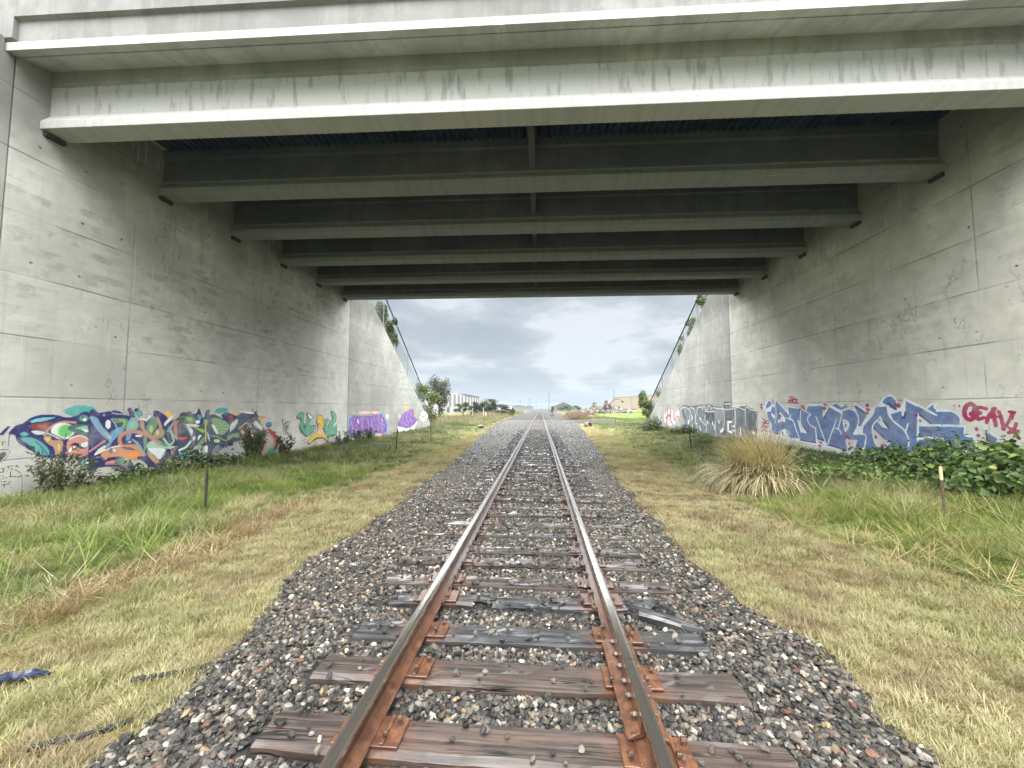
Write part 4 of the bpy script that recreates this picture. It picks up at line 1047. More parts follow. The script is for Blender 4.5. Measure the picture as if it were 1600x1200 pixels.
# right wing wall: red scrawl and most of the grey piece
GY = (98,103,112); GD = (62,64,72)
def grey_piece(p):
    p.view(1020, 610, 8.889)
    p.poly([(372,260),(430,198),(470,207),(530,222),(640,205),(720,203),(780,186),(840,215),(985,235),(990,155),(1090,150),(1098,236),(1160,238),(1230,215),(1282,222),(1286,205),(1460,290),(1450,600),(1390,690),(1170,715),(880,695),(640,655),(470,630),(440,620),(432,460)], GD, False)
    p.poly([(385,268),(435,215),(470,222),(530,235),(640,218),(720,214),(780,200),(830,228),(1000,245),(1004,172),(1080,168),(1088,248),(1160,248),(1230,230),(1290,225),(1445,300),(1436,600),(1385,680),(1170,705),(880,685),(640,645),(475,620),(446,610),(442,460)], GY, False)
    p.poly([(740,300),(862,300),(868,420),(800,450),(745,400)], GD); p.poly([(1000,270),(1135,262),(1120,400),(1010,400)], (82,86,94)); p.poly([(890,270),(960,270),(985,400),(900,420)], (122,126,134)); p.poly([(400,270),(450,300),(460,400),(430,380)], (84,88,96)); p.poly([(900,560),(980,620),(1100,640),(1000,560)], GD); p.poly([(1300,330),(1430,330),(1420,480),(1310,470)], (84,92,102))
    LW = 0.036
    for q in ([(440,235),(408,245),(385,275),(410,370),(440,460)], [(446,232),(450,280),(455,320)], [(470,240),(525,290),(510,380),(490,460)], [(530,235),(580,270),(590,350),(600,440),(618,520),(610,630)], [(610,320),(620,250),(655,232),(680,235)], [(690,270),(705,225),(725,235),(730,290)], [(600,330),(590,440),(620,465)], [(755,270),(780,208),(815,270)], [(735,270),(742,290),(800,298),(860,292)], [(862,292),(872,480),(880,600),(885,690)], [(735,350),(718,390),(745,490),(735,650)], [(840,240),(900,250),(960,252)], [(950,250),(990,290),(1000,350),(985,480),(950,570)], [(960,240),(1010,265),(1080,262),(1140,250)], [(1140,250),(1145,560),(1170,710)], [(1000,190),(1080,190),(1090,250)], [(1155,470),(1155,260),(1200,240),(1280,275)], [(1288,480),(1290,245),(1370,270),(1446,310),(1440,520)], [(650,380),(690,440),(745,490)], [(600,640),(640,645),(740,655)], [(740,650),(820,680),(950,700)], [(640,610),(650,650)], [(795,620),(810,665)]): p.line(q, (232,236,236), LW, len(q) > 2)
    for q in ([(540,350),(552,380),(540,405)], [(545,480),(555,520)], [(490,430),(505,420),(492,470)], [(655,380),(672,410)], [(650,500),(670,545)], [(755,430),(765,460)], [(828,440),(838,480)], [(855,490),(860,540)], [(910,420),(925,450)], [(1135,495),(1100,500)], [(1218,520),(1222,610)], [(555,540),(558,560)]): p.line(q, (232,236,236), 0.085, False)
    p.poly([(1035,425),(1102,425),(1102,450),(1060,455),(1055,560),(1112,568),(1092,602),(1040,572)], (232,236,236), False); p.poly([(1370,572),(1430,570),(1430,622),(1390,622)], (232,236,236), False); p.poly([(930,560),(960,545),(985,520),(975,570),(950,590)], (232,236,236)); p.poly([(1100,545),(1150,555),(1150,570),(1100,562)], (232,236,236), False)
    p.ell(1370,525,62,34,(112,88,78),0.3); p.ell(1330,600,70,60,(112,104,98),0.5)
p = Paint(9.6, 19.81, 35.5, 0.2, 2.6, 0.018); p.gain = 1.05
p.view(1020, 610, 8.889)
p.ell(240,380,118,150,(204,208,210),0.35).ell(345,330,40,100,(206,200,196),0.5)
for q, c, w in (([(200,235),(205,350),(195,440),(205,520)], (172,48,62), 0.24), ([(240,235),(245,290),(240,360)], (90,70,110), 0.14), ([(175,390),(215,350),(245,350)], (172,48,62), 0.14), ([(255,290),(250,400),(265,450)], (172,48,62), 0.16), ([(285,310),(295,380),(315,420)], (150,50,80), 0.16), ([(135,285),(145,380),(155,480)], (96,96,140), 0.10), ([(225,300),(235,440)], (90,70,110), 0.10), ([(270,450),(285,510)], (86,90,140), 0.14), ([(300,290),(318,430)], (110,80,120), 0.08), ([(345,240),(325,300)], (232,130,90), 0.12), ([(330,360),(360,370)], (200,90,90), 0.14), ([(340,420),(320,380)], (214,96,96), 0.08), ([(300,500),(310,540)], (150,190,220), 0.10), ([(180,290),(182,340)], (172,48,62), 0.14)): p.line(q, c, w)
grey_piece(p)
p.build('graffiti', WING_R, 'red scrawl and the first letters of a grey and white lettered piece', M_PAINT)

# right wall: rest of the grey piece, blue and white piece, magenta tag
p = Paint(9.6, 8.35, 19.74, 0.1, 2.6, 0.011); p.gain = 1.05
grey_piece(p)
p.view(1180, 610, 10.0)
PK = (160,44,84); BU = (98,124,174); BD = (44,50,96); LWH = (222,230,240)
p.poly([(135,280),(160,190),(210,150),(265,165),(300,240),(318,120),(500,330),(490,240),(720,285),(790,320),(800,225),(820,212),(1060,215),(1065,330),(1160,240),(1250,185),(1350,235),(1440,215),(1440,290),(1540,320),(1545,180),(1760,320),(1870,240),(1930,215),(1960,160),(2010,110),(2110,70),(2190,115),(2230,200),(2310,200),(2320,105),(2680,285),(2760,210),(2850,205),(2820,280),(2900,315),(3100,318),(3215,420),(3215,548),(3295,562),(3295,700),(3425,718),(3450,860),(3300,1010),(2400,1080),(1700,1010),(1100,890),(690,800),(550,760),(240,700),(235,500),(170,360)], LWH, False)
for q in ([(165,295),(175,220),(212,165),(260,190),(240,245)], [(185,335),(250,330),(258,262),(312,262),(325,155),(530,390),(540,430),(470,425),(590,480),(640,640),(690,752),(545,742),(490,620),(430,620),(370,692),(260,662),(258,520),(195,420)], [(510,262),(710,290),(862,375),(820,430),(850,530),(945,590),(950,812),(700,772),(600,480),(545,432)], [(820,250),(1052,240),(1062,425),(1160,262),(1362,360),(1300,590),(1350,682),(1430,742),(1430,942),(1130,852),(1100,822),(970,752),(950,590),(842,522),(820,430),(870,372),(800,325)], [(1200,235),(1262,202),(1352,262),(1432,215),(1450,262),(1340,312)], [(1360,330),(1470,292),(1570,332),(1612,420),(1600,552),(1540,682),(1720,692),(1722,872),(1600,962),(1430,742),(1340,682),(1300,582)], [(1562,282),(1570,225),(1730,342),(1740,402),(1700,472),(1650,562),(1610,562),(1630,452),(1600,332)], [(1880,262),(2052,252),(2072,372),(2152,472),(2322,622),(2392,752),(2392,1000),(2100,1020),(1700,960),(1740,802),(1680,652),(1680,572),(1832,402)], [(1982,182),(2052,102),(2132,92),(2202,162),(2222,302),(2190,312),(2082,252)], [(2122,372),(2290,322),(2292,392),(2330,412),(2358,352),(2350,165),(2805,390),(2690,292),(2780,222),(2802,282),(2900,332),(3100,332),(3190,402),(3202,542),(2742,542),(2562,362),(2535,402),(2540,772),(2402,1000),(2372,642),(2332,602),(2152,452)], [(2562,562),(3282,572),(3272,702),(3402,722),(3432,862),(3000,1020),(2402,1040),(2400,860),(2560,782),(2752,732),(2870,800),(2950,860),(2950,762),(2782,722),(2572,712)]): p.poly(q, BU, False, 0.16)
for (cx, cy, rx, ry, c) in ((430,560,120,70,(96,98,150)), (850,640,60,140,(110,96,150)), (1060,560,110,100,(98,100,150)), (1500,380,90,70,(70,120,190)), (940,290,90,40,(72,122,190)), (1250,760,120,110,(100,96,146)), (2000,520,120,110,(98,100,152)), (2470,560,60,160,(106,104,152)), (2650,470,120,60,(104,98,156)), (3000,440,120,60,(112,110,158)), (2700,640,160,50,(102,88,150)), (3130,640,120,50,(76,118,192)), (2230,790,110,60,(74,118,186)), (2560,300,110,80,(92,100,150)), (2850,350,100,40,(72,124,192)), (1650,780,60,60,(72,120,176)), (600,330,60,50,(72,118,182))): p.ell(cx, cy, rx, ry, c, 0.9, 0.2)
p.poly([(390,335),(472,430),(472,502),(420,482),(350,512)], LWH, False); p.ell(460,695,82,72,LWH); p.poly([(660,460),(700,472),(722,570),(802,670),(712,657)], LWH, False); p.poly([(960,772),(1082,802),(1102,882),(960,872)], LWH, False)
p.poly([(1370,460),(1440,472),(1476,530),(1450,612),(1402,642)], LWH); p.poly([(1410,772),(1602,772),(1552,972),(1440,952)], (214,210,216), False); p.poly([(1955,392),(2002,470),(2092,602),(1982,572),(1902,472)], LWH, False); p.poly([(1840,590),(2022,772),(2122,802),(2052,902),(1932,882),(1852,752)], (206,204,204), False)
p.poly([(2560,372),(2752,545),(2540,542)], LWH, False); p.poly([(2782,752),(2952,746),(2952,872),(2872,802)], LWH, False); p.poly([(250,350),(320,400),(300,450),(260,400)], LWH, False); p.poly([(1540,690),(1610,580),(1640,690)], LWH, False); p.poly([(1800,260),(1870,250),(1860,330),(1790,400)], LWH, False); p.poly([(2070,270),(2140,330),(2100,350)], LWH, False)
for q in ([(700,772),(820,795),(945,815)], [(1140,852),(1280,890),(1425,942)], [(480,620),(540,720)], [(300,670),(370,690)], [(975,752),(1080,780)], [(2000,470),(2090,590)], [(1870,590),(2020,740)], [(2570,380),(2740,510)], [(2570,720),(2760,722)], [(2080,200),(2200,290)], [(1590,340),(1620,430)], [(2350,340),(2330,420),(2300,430)], [(720,490),(800,650)], [(1170,270),(1080,440)], [(1560,250),(1720,350)]): p.line(q, BD, 0.05)
LW = 0.042
for q in ([(715,300),(708,480),(760,600),(800,660)], [(540,430),(600,480),(645,620),(690,750),(700,800)], [(950,410),(1020,590),(1110,840)], [(1270,462),(1200,650),(1130,860)], [(1160,250),(1250,300),(1360,360)], [(1360,360),(1330,480),(1300,590)], [(870,372),(820,430),(850,530),(945,590)], [(945,590),(960,830)], [(1260,590),(1320,620),(1350,682)], [(1350,322),(1450,282),(1560,322),(1615,430),(1600,552),(1540,682)], [(1540,684),(1722,694),(1712,880)], [(1722,480),(1682,580),(1670,690)], [(2080,242),(2090,380),(2180,500),(2330,622),(2400,770),(2400,870)], [(1880,242),(1832,382),(1680,562)], [(1952,430),(1850,530),(1832,652),(1880,822),(1922,872)], [(1962,192),(2030,112),(2110,76),(2180,112),(2222,192)], [(2322,112),(2560,230),(2832,386)], [(2732,542),(3000,546),(3292,562)], [(3288,562),(3285,700),(3422,716)], [(2840,322),(3000,312),(3120,342),(3210,432),(3205,550)], [(2552,782),(2700,728),(2862,792)], [(2545,370),(2540,770)], [(320,260),(330,400),(310,510)], [(2360,620),(2390,520)], [(2120,340),(2290,310)], [(2680,270),(2760,212),(2850,208),(2800,260),(2860,310)], [(400,640),(460,610),(520,650)], [(560,390),(530,440)]): p.line(q, LWH, LW, len(q) > 2)
p.poly([(3592,642),(3802,762),(3732,872),(3622,792)], (94,116,142), False); p.line([(3572,582),(3822,752),(3750,882)], LWH, 0.05, False); p.line([(3612,660),(3628,790)], BD, 0.05); p.poly([(3500,620),(3560,660),(3590,760),(3520,760)], (214,218,220), False)
for x, y, r in ((250,150,10),(275,170,18),(285,200,16),(390,400,26),(380,440,22),(430,655,16),(430,685,18),(740,255,40),(700,300,24),(770,290,22),(1090,220,26),(1080,280,34),(1080,340,14),(1120,230,14),(1030,815,24),(1012,870,28),(1060,850,10),(1412,495,14),(1418,540,18),(1410,570,14),(1472,830,18),(1500,892,28),(1755,235,40),(1762,300,38),(1755,355,26),(1730,370,16),(2270,155,24),(2240,235,46),(2190,230,30),(2160,160,12),(2515,385,32),(2580,475,24),(1945,460,18),(1885,730,32),(1990,860,28),(2010,820,14),(3460,605,42),(3488,707,38),(3052,255,9),(3112,240,19),(3192,245,25),(140,350,10),(100,310,10),(165,680,14),(1435,720,40),(1470,740,30)): p.ell(x, y, r, r, PK, 0.35)
for q in ([(70,220),(120,220),(80,260),(125,280)], [(100,210),(95,285)], [(110,430),(150,480),(120,540),(200,470),(215,520),(110,500)], [(90,580),(130,560),(200,590)], [(100,640),(150,600),(180,650)], [(160,450),(140,560),(210,555)], [(525,200),(545,130),(555,200)], [(520,170),(565,160)], [(570,120),(580,200)], [(575,150),(610,130),(590,170),(620,200)], [(620,150),(660,140),(630,190),(680,200)], [(540,100),(600,110),(650,170)]): p.line(q, PK, 0.06)
p.view(1440, 610, 10.0)
GW = 0.085
for q, w in (([(820,320),(835,255),(770,212),(695,255),(672,340),(700,430),(770,455),(820,420),(822,365),(775,368)], 0.11), ([(1010,285),(895,265),(870,330),(925,350),(870,380),(885,450),(975,425)], 0.085), ([(1020,500),(1050,410),(1150,282)], 0.09), ([(1120,290),(1135,400),(1160,550)], 0.09), ([(1010,435),(1185,412)], 0.06), ([(1210,335),(1250,440),(1285,610)], 0.085), ([(1285,600),(1360,490),(1425,340)], 0.07), ([(1370,335),(1460,342)], 0.07), ([(1450,345),(1420,450)], 0.05), ([(1370,585),(1470,630),(1590,640)], 0.07), ([(1480,520),(1440,620),(1365,660)], 0.08), ([(1450,620),(1490,710),(1535,750)], 0.08)): p.line(q, (164,42,92), w)
p.build('graffiti', WALL_R, 'blue letters edged in white beside a magenta GEAV tag', M_PAINT)

# ------------------------------------------------------------ grass (stuff)
def blade_mesh(name, seed, n, rad, h, w, lean, bend, hv=0.4):
    r = np.random.default_rng(seed); V = []; F = []
    for i in range(n):
        a = r.uniform(0, 6.283); q = rad * math.sqrt(r.random()); x0, y0 = q * math.cos(a), q * math.sin(a)
        d = a + r.normal(0, 0.9); hh = h * (1 - hv * r.random()); ww = w * r.uniform(0.7, 1.3)
        le = lean * r.uniform(0.2, 1.3); be = bend * r.uniform(0.3, 1.3)
        px, py = -math.sin(d), math.cos(d); k = len(V)
        for j in range(4):
            t = j / 3.0; o = hh * (le * t + be * t * t); z = hh * (t - 0.35 * be * t * t)
            c = (x0 + math.cos(d) * o, y0 + math.sin(d) * o)
            if j < 3:
                hw = ww * (1 - 0.45 * t) / 2
                V += [(c[0] - px * hw, c[1] - py * hw, z), (c[0] + px * hw, c[1] + py * hw, z)]
            else: V.append((c[0], c[1], z))
        F += [(k, k + 1, k + 3, k + 2), (k + 2, k + 3, k + 5, k + 4), (k + 4, k + 5, k + 6)]
    me = bpy.data.meshes.new(name); me.from_pydata(V, [], F); me.update(); return me
def leaf_shader(col_fn, trans=0.35, rough=0.5):
    def fn(t, b):
        c = col_fn(t)
        t.put(b.inputs['Base Color'], c); b.inputs['Roughness'].default_value = rough; b.inputs['Specular IOR Level'].default_value = 0.35
        tr = t.new('ShaderNodeBsdfTranslucent'); t.put(tr.inputs['Color'], t.mix(1.0, c, (1.1, 1.15, 0.7), 'MULTIPLY'))
        ms = t.new('ShaderNodeMixShader'); ms.inputs[0].default_value = trans
        t.l.new(b.outputs[0], ms.inputs[1]); t.l.new(tr.outputs[0], ms.inputs[2]); return ms.outputs[0]
    return fn
def gcol(t):
    c = t.attr('tint', 'INSTANCER'); z = t.sep(t.objco())[2]; n = t.noise(t.objco(), 40, 2)
    return t.mix(t.mr(n, 0.45, 0.7, 0, 0.4), c, t.mix(0.5, c, (0.25, 0.19, 0.09)))
M_GRASS = material('grass_blade', leaf_shader(gcol, 0.4, 0.55))
SHORT = hidden_sources('short_tuft', [blade_mesh('short_tuft', 300 + k, 46, 0.085, 0.075, 0.0042, 0.35, 0.6) for k in range(5)], M_GRASS)
TALL = hidden_sources('tall_tuft', [blade_mesh('tall_tuft', 320 + k, 40, 0.10, 0.34, 0.0085, 0.25, 0.75, 0.6) for k in range(5)], M_GRASS)
WEED = hidden_sources('weed_tuft', [blade_mesh('weed_tuft', 340 + k, 34, 0.30, 0.75, 0.022, 0.3, 0.5, 0.6) for k in range(4)], M_GRASS)
TUSS = hidden_sources('tussock', [blade_mesh('tussock', 380 + k, 20, 0.15, 1.0, 0.011, 0.45, 0.75, 0.7) for k in range(4)], M_GRASS)
STRAW = hidden_sources('straw_tuft', [blade_mesh('straw_tuft', 360 + k, 16, 0.10, 0.22, 0.006, 1.6, 0.5, 0.5) for k in range(4)], M_GRASS)
STRAWC = np.array((0.42, 0.37, 0.235)); TANC = np.array((0.24, 0.19, 0.115)); OLIVE = np.array((0.25, 0.255, 0.115)); GREEN = np.array((0.095, 0.142, 0.042)); BRIGHT = np.array((0.20, 0.265, 0.062)); DEEP = np.array((0.050, 0.085, 0.026))
def lerp(a, b, t): t = np.clip(t, 0, 1)[:, None]; return a * (1 - t) + b * t
def dryedge(x, y): # distance inside (+) the green zone
    b = np.where(x < 0, 4.42, np.interp(y, [0, 4, 7.5, 12, 30], [4.9, 4.75, 4.0, 4.15, 5.0]))
    return np.abs(x) - b + 0.35 * vnoise(x, y, 31, 3, 0.8)
def grass():
    def area(x0, x1, y0, y1, dens):
        n = int((x1 - x0) * (y1 - y0) * dens); return rng.uniform(x0, x1, n), rng.uniform(y0, y1, n)
    sp, ss, st = [], [], []; tp, ts, tt = [], [], []
    for sg in (-1, 1):
        for (y0, y1, dens, sc) in ((-2, 5, 260, 0.95), (5, 10, 165, 1.15), (10, 20, 70, 1.5), (20, 44, 26, 2.1)):
            x, y = area(1.9, 9.55, y0, y1, dens); x = x * sg
            out = np.where(x < 0, edgeL(y) - x, x - edgeR(y)); ok = out > 0.02 + 0.12 * rng.normal(size=len(x)) + (rng.random(len(x)) < 0.10) * 0.30 * rng.normal(size=len(x)) - 0.25 * (vnoise(x, y, 71, 2, 1.2) > 0.25)
            g = dryedge(x, y)
            bare = vnoise(x, y, 41, 3, 1.1)
            ok &= ~((bare > 0.42) & (rng.random(len(x)) < 0.55))
            thin = (x < 0) & (np.abs(g) < np.interp(y, [2, 4, 6, 10], [0.55, 0.45, 0.28, 0.15])) & (y < 14)
            ok &= ~(thin & (rng.random(len(x)) < 0.8))
            x, y, g = x[ok], y[ok], g[ok]
            dry = g < 0
            n1 = vnoise(x, y, 51, 4, 0.7); n2 = vnoise(x, y, 61, 3, 2.4)
            # dry mown band
            c = lerp(STRAWC, OLIVE, 0.30 + 0.65 * n1 + 0.25 * n2 + np.where(y < 6, 0.28, -0.05))
            c = lerp(c, TANC, 0.22 - 1.5 * n2)
            c = c * rng.uniform(0.70, 1.25, len(x))[:, None]
            z = ground_z(x, y) - 0.006
            s = sc * rng.uniform(0.7, 1.35, len(x)) * (1 + 0.35 * n1)
            k = dry | (rng.random(len(x)) < 0.25)
            sp.append(np.stack([x, y, z], 1)[k]); ss.append(s[k]); st.append(c[k])
            # taller green band
            k = ~dry & (rng.random(len(x)) < 0.62)
            gx_, gy_, gg = x[k], y[k], g[k]
            m = vnoise(gx_, gy_, 91, 3, 0.55); m2 = vnoise(gx_, gy_, 95, 3, 1.7)
            cg = lerp(GREEN, BRIGHT, 0.45 + 0.9 * m); cg = lerp(cg, DEEP, (gy_ - 8) / 5 * 0.8 - 0.3 * m)
            cg = lerp(cg, STRAWC, np.where(gx_ < 0, np.where(gy_ < 7, 0.32, 0.06), np.where((gx_ > 6.2) & (gy_ < 8), 0.28, -0.02)) + 1.0 * m2 - 0.05)
            cg = cg * rng.uniform(0.7, 1.25, len(gx_))[:, None]
            h = (0.42 + 0.72 * np.clip(gg / 3.4, 0, 1) + 0.34 * m) * np.where(gx_ < 0, 1.0, 0.95) * rng.uniform(0.6, 1.25, len(gx_))
            h = h * np.interp(gy_, [0, 10, 16, 26, 44], [0.85, 0.9, 0.72, 0.8, 1.2])
            tp.append(np.stack([gx_, gy_, ground_z(gx_, gy_) - 0.01], 1)); ts.append(h); tt.append(cg)
    # beyond the walls
    for (x0, x1, y0, y1, dens, s0) in ((-26, -5.5, 38, 75, 7, 1.0), (6.2, 26, 38, 70, 6, 0.75)):
        x, y = area(x0, x1, y0, y1, dens)
        ok = np.where(x < 0, edgeL(y) - x, x - edgeR(y)) > 0.3; ok &= ~((x > 4) & (x < 12) & (y > 47) & (y < 63))
        x, y = x[ok], y[ok]; m = vnoise(x, y, 91, 3, 0.3)
        cg = lerp(BRIGHT, STRAWC, np.where(x < 0, 0.4, 0.0) + 0.8 * m) * 0.5 * rng.uniform(0.75, 1.2, len(x))[:, None]
        tp.append(np.stack([x, y, ground_z(x, y)], 1)); ts.append(s0 * rng.uniform(0.9, 2.0, len(x))); tt.append(cg)
    def emit(nm, P, S, T, src, lab, tilt=0.12):
        P = np.concatenate(P); S = np.concatenate(S); T = np.concatenate(T); n = len(P)
        rot = np.stack([rng.normal(0, tilt, n), rng.normal(0, tilt, n), rng.uniform(0, 6.28, n)], 1)
        tag(scatter(nm, P, rot, np.stack([S * rng.uniform(.85, 1.3, n), S * rng.uniform(.85, 1.3, n), S], 1), np.clip(T, 0.01, 0.6), src), lab, 'grass', kind='stuff')
    emit('dry_grass', sp, ss, st, SHORT, 'short straw coloured mown grass beside the ballast')
    emit('green_grass', tp, ts, tt, TALL, 'longer green grass growing towards the walls')
    # tall weeds along the far line and brown stems
    P, S, T = [], [], []
    for (x0, x1, y0, y1, n, cols) in ((-14, -6.2, 52, 150, 900, (STRAWC * 0.8, np.array((0.24, 0.16, 0.09)))), (5.2, 8.4, 64, 84, 420, (np.array((0.27, 0.17, 0.11)), np.array((0.18, 0.11, 0.08)))), (8.0, 13.5, 90, 125, 260, (np.array((0.27, 0.17, 0.11)), np.array((0.20, 0.13, 0.09)))), (-24, -7.2, 38, 66, 900, (STRAWC * 0.75, OLIVE * 0.8))):
        x = rng.uniform(x0, x1, n); y = rng.uniform(y0, y1, n); m = rng.random(n)
        P.append(np.stack([x, y, ground_z(x, y)], 1)); S.append(rng.uniform(0.7, 1.5, n)); T.append(lerp(cols[0], cols[1], m) * 0.58 * rng.uniform(.7, 1.2, n)[:, None])
    emit('weeds', P, S, T, WEED, 'tall dry and brown weeds beside the far line')
    # odd long stems and coarse weeds through the green band
    P, S, T = [], [], []
    for sg in (-1, 1):
        n = 620; x = sg * rng.uniform(4.6, 9.4, n); y = 2.5 + 14 * rng.random(n) ** 1.2; k = rng.random(n)
        keep = vnoise(x, y, 111, 3, 0.6) > -0.05; x, y, k = x[keep], y[keep], k[keep]
        P.append(np.stack([x, y, ground_z(x, y)], 1)); S.append(rng.uniform(0.32, 0.72, len(x))); T.append(np.where((k < 0.5)[:, None], BRIGHT * 0.95, np.where((k < 0.72)[:, None], STRAWC * 0.8, GREEN * 1.1)) * rng.uniform(.7, 1.25, len(x))[:, None])
    emit('long_grass', P, S, T, TUSS, 'coarse long stems standing up through the green grass', 0.2)
    # cut straw lying along the edge of the long grass
    P, S, T = [], [], []
    y = 1.2 + 6.5 * rng.random(1100) ** 1.7; x = -4.42 + rng.normal(0, 0.2, len(y)) - 0.35 * vnoise(y * 0 + 2, y, 13, 3, 0.8)
    pale = rng.random(len(y)) < 0.35
    P.append(np.stack([x, y, ground_z(x, y) + 0.004], 1)); S.append(rng.uniform(0.35, 0.8, len(y))); T.append(np.where(pale[:, None], np.array((0.55, 0.46, 0.30)), np.array((0.22, 0.14, 0.08))) * rng.uniform(.6, 1.2, len(y))[:, None])
    n = 420; x = rng.uniform(4.2, 9, n); y = rng.uniform(4, 8.5, n); P.append(np.stack([x, y, ground_z(x, y) + 0.01], 1)); S.append(rng.uniform(0.6, 1.3, n)); T.append(np.array((0.42, 0.34, 0.17)) * rng.uniform(.6, 1.2, n)[:, None])
    emit('straw_litter', P, S, T, STRAW, 'cut straw lying along the edge of the long grass', 0.3)
grass()

# ------------------------------------------------------------ leafy plants
M_LEAF = material('leaf', leaf_shader(lambda t: t.mix(t.mr(t.noise(t.pos(), 9, 3), 0.4, 0.7, 0, 0.35), t.attr('col'), t.mix(0.5, t.attr('col'), (0.02, 0.03, 0.01))), 0.3, 0.42))
M_BARK = plain('bark', (0.085, 0.065, 0.05), 0.85, 0, 0.35, 8)
M_STEM = plain('dry_stem', (0.20, 0.16, 0.10), 0.8, 0, 0.3, 9)
def leaves_np(C, Nrm, size, cols, aspect=0.55, fold=0.25, spin=None):
    n = len(C); r = rng
    Nn = Nrm / (np.linalg.norm(Nrm, axis=1, keepdims=True) + 1e-9)
    a = r.normal(size=(n, 3)); T = np.cross(Nn, a); T /= np.linalg.norm(T, axis=1, keepdims=True) + 1e-9
    if spin is not None:
        T = spin - (spin * Nn).sum(1, keepdims=True) * Nn; T /= np.linalg.norm(T, axis=1, keepdims=True) + 1e-9
    B = np.cross(Nn, T); s = np.asarray(size)[:, None]
    base = C - T * s * 0.5; tip = C + T * s * 0.5 - Nn * s * 0.12
    l = C + B * s * aspect * 0.5 + Nn * s * fold * 0.5 - T * s * 0.08; rr = C - B * s * aspect * 0.5 + Nn * s * fold * 0.5 - T * s * 0.08
    V = np.stack([base, l, tip, rr], 1).reshape(-1, 3)
    i = np.arange(n)[:, None] * 4
    F = np.concatenate([i + np.array([0, 1, 2]), i + np.array([0, 2, 3])], 0)
    return V, F, np.repeat(cols, 4, 0)
def pal(n, cols, w=None, jit=0.3):
    cols = np.array(cols); k = rng.choice(len(cols), n, p=w); return cols[k] * rng.uniform(1 - jit, 1 + jit, n)[:, None]
def cloud(centres, radii, n, shell=0.45):
    """points in a union of ellipsoid clumps, mostly near the outside; returns points and outward normals"""
    centres = np.array(centres, float); radii = np.array(radii, float)
    vol = radii.prod(1) ** 0.67; k = rng.choice(len(centres), n, p=vol / vol.sum())
    d = rng.normal(size=(n, 3)); d /= np.linalg.norm(d, axis=1, keepdims=True)
    q = 1 - shell * rng.random(n) ** 1.3
    lump = 1 + 0.22 * vnoise(d[:, 0] * 2 + k * 3.1, d[:, 1] * 2 + d[:, 2] * 2.3, 7, 3, 1.0)
    P = centres[k] + d * radii[k] * (q * lump)[:, None]
    return P, d + rng.normal(0, 0.5, (n, 3)) + np.array((0, 0, 0.35)), k
GRS = [(0.040, 0.08, 0.022), (0.075, 0.13, 0.036), (0.12, 0.19, 0.055), (0.19, 0.26, 0.08)]
def bramble(name, loc, centres, radii, n, size, label, cols=GRS, w=(0.3, 0.35, 0.25, 0.1), group=None, stems=14, zmin=0.0, cat='bush'):
    root = empty(name, loc); tag(root, label, cat, group)
    P, N, k = cloud(centres, radii, n, 0.6)
    up = rng.random(n) < 0.07; P = P * np.where(up[:, None], np.array((1.05, 1.05, 1.3)), 1.0)
    ok = P[:, 2] > zmin; P, N = P[ok], N[ok]
    lx = loc[0] + P[:, 0]; ok = np.abs(lx) < 9.56 if abs(loc[0]) < 9.6 and loc[1] < 36 else np.ones(len(P), bool)
    P, N = P[ok], N[ok]
    V, F, c = leaves_np(P, N, size * rng.uniform(0.4, 1.5, len(P)), np.where((rng.random(len(P)) < 0.03)[:, None], np.array((0.30, 0.27, 0.06)), pal(len(P), cols, w)), 0.72)
    link('foliage', mesh_np('foliage', V, F, cols=c), M_LEAF, root)
    m = MB()
    for _ in range(stems):
        i = rng.integers(len(P)); e = P[i]
        m.tube((e[0] * 0.45, e[1] * 0.45, -0.02), tuple(e * np.array((0.9, 0.9, 0.55))), 0.008, 0.006, 5); m.tube(tuple(e * np.array((0.9, 0.9, 0.55))), tuple(e), 0.006, 0.003, 5)
    m.build('stems', M_STEM, root); return root
def gz(x, y): return float(ground_z(x, y))
BG = 'bramble mounds along the right wall'
def bl(x, y, cs, n, lab, size=0.085, **k): return bramble('bramble_bush', (x, y, gz(x, y)), [c[:3] for c in cs], [c[3:] for c in cs], n, size, lab, group=BG, **k)
bl(8.4, 7.15, [(0, 0, .35, .85, .75, .62), (-.55, .35, .25, .6, .6, .45), (.45, -.7, .3, .6, .6, .52), (.6, .7, .45, .5, .5, .50), (-.2, -.5, .2, .5, .5, .38), (.75, .1, .65, .22, .3, .38)], 4300, 'big dark green bramble with large leaves at the right edge of the picture', 0.115)
bl(8.75, 8.6, [(0, 0, .42, .75, .7, .56), (-.5, .3, .25, .6, .6, .40), (.3, .75, .40, .5, .5, .5), (.4, -.3, .62, .25, .22, .34)], 3300, 'green bramble in front of the last blue letters, left of the biggest one', 0.10)
bl(8.7, 10.3, [(.1, 0, .25, .7, .6, .42), (.2, .9, .2, .5, .55, .34), (-.7, -.3, .1, .5, .6, .26), (.5, .3, .4, .25, .3, .36)], 1700, 'lower bramble in front of the middle blue letters', 0.095)
bl(8.4, 12.3, [(0, 0, .10, .85, .9, .22), (.5, 1.0, .10, .6, .8, .22), (-.8, .5, .08, .6, .7, .18)], 1300, 'low dark leafy mound under the first blue letters, behind the straw clump', 0.09, w=(0.5, 0.35, 0.13, 0.02))
bl(7.5, 9.2, [(0, 0, .15, .8, .9, .30), (-.5, .7, .1, .7, .7, .24)], 1500, 'light green low weeds right of the straw clump', 0.075, w=(0.05, 0.25, 0.4, 0.3))
bl(9.0, 6.0, [(0, 0, .5, .5, .7, .7), (0, -.7, .4, .5, .6, .6)], 1500, 'bramble rising against the wall outside the right edge', 0.11)
DG = [(0.030, 0.05, 0.020), (0.06, 0.09, 0.034), (0.10, 0.13, 0.05), (0.15, 0.16, 0.07)]
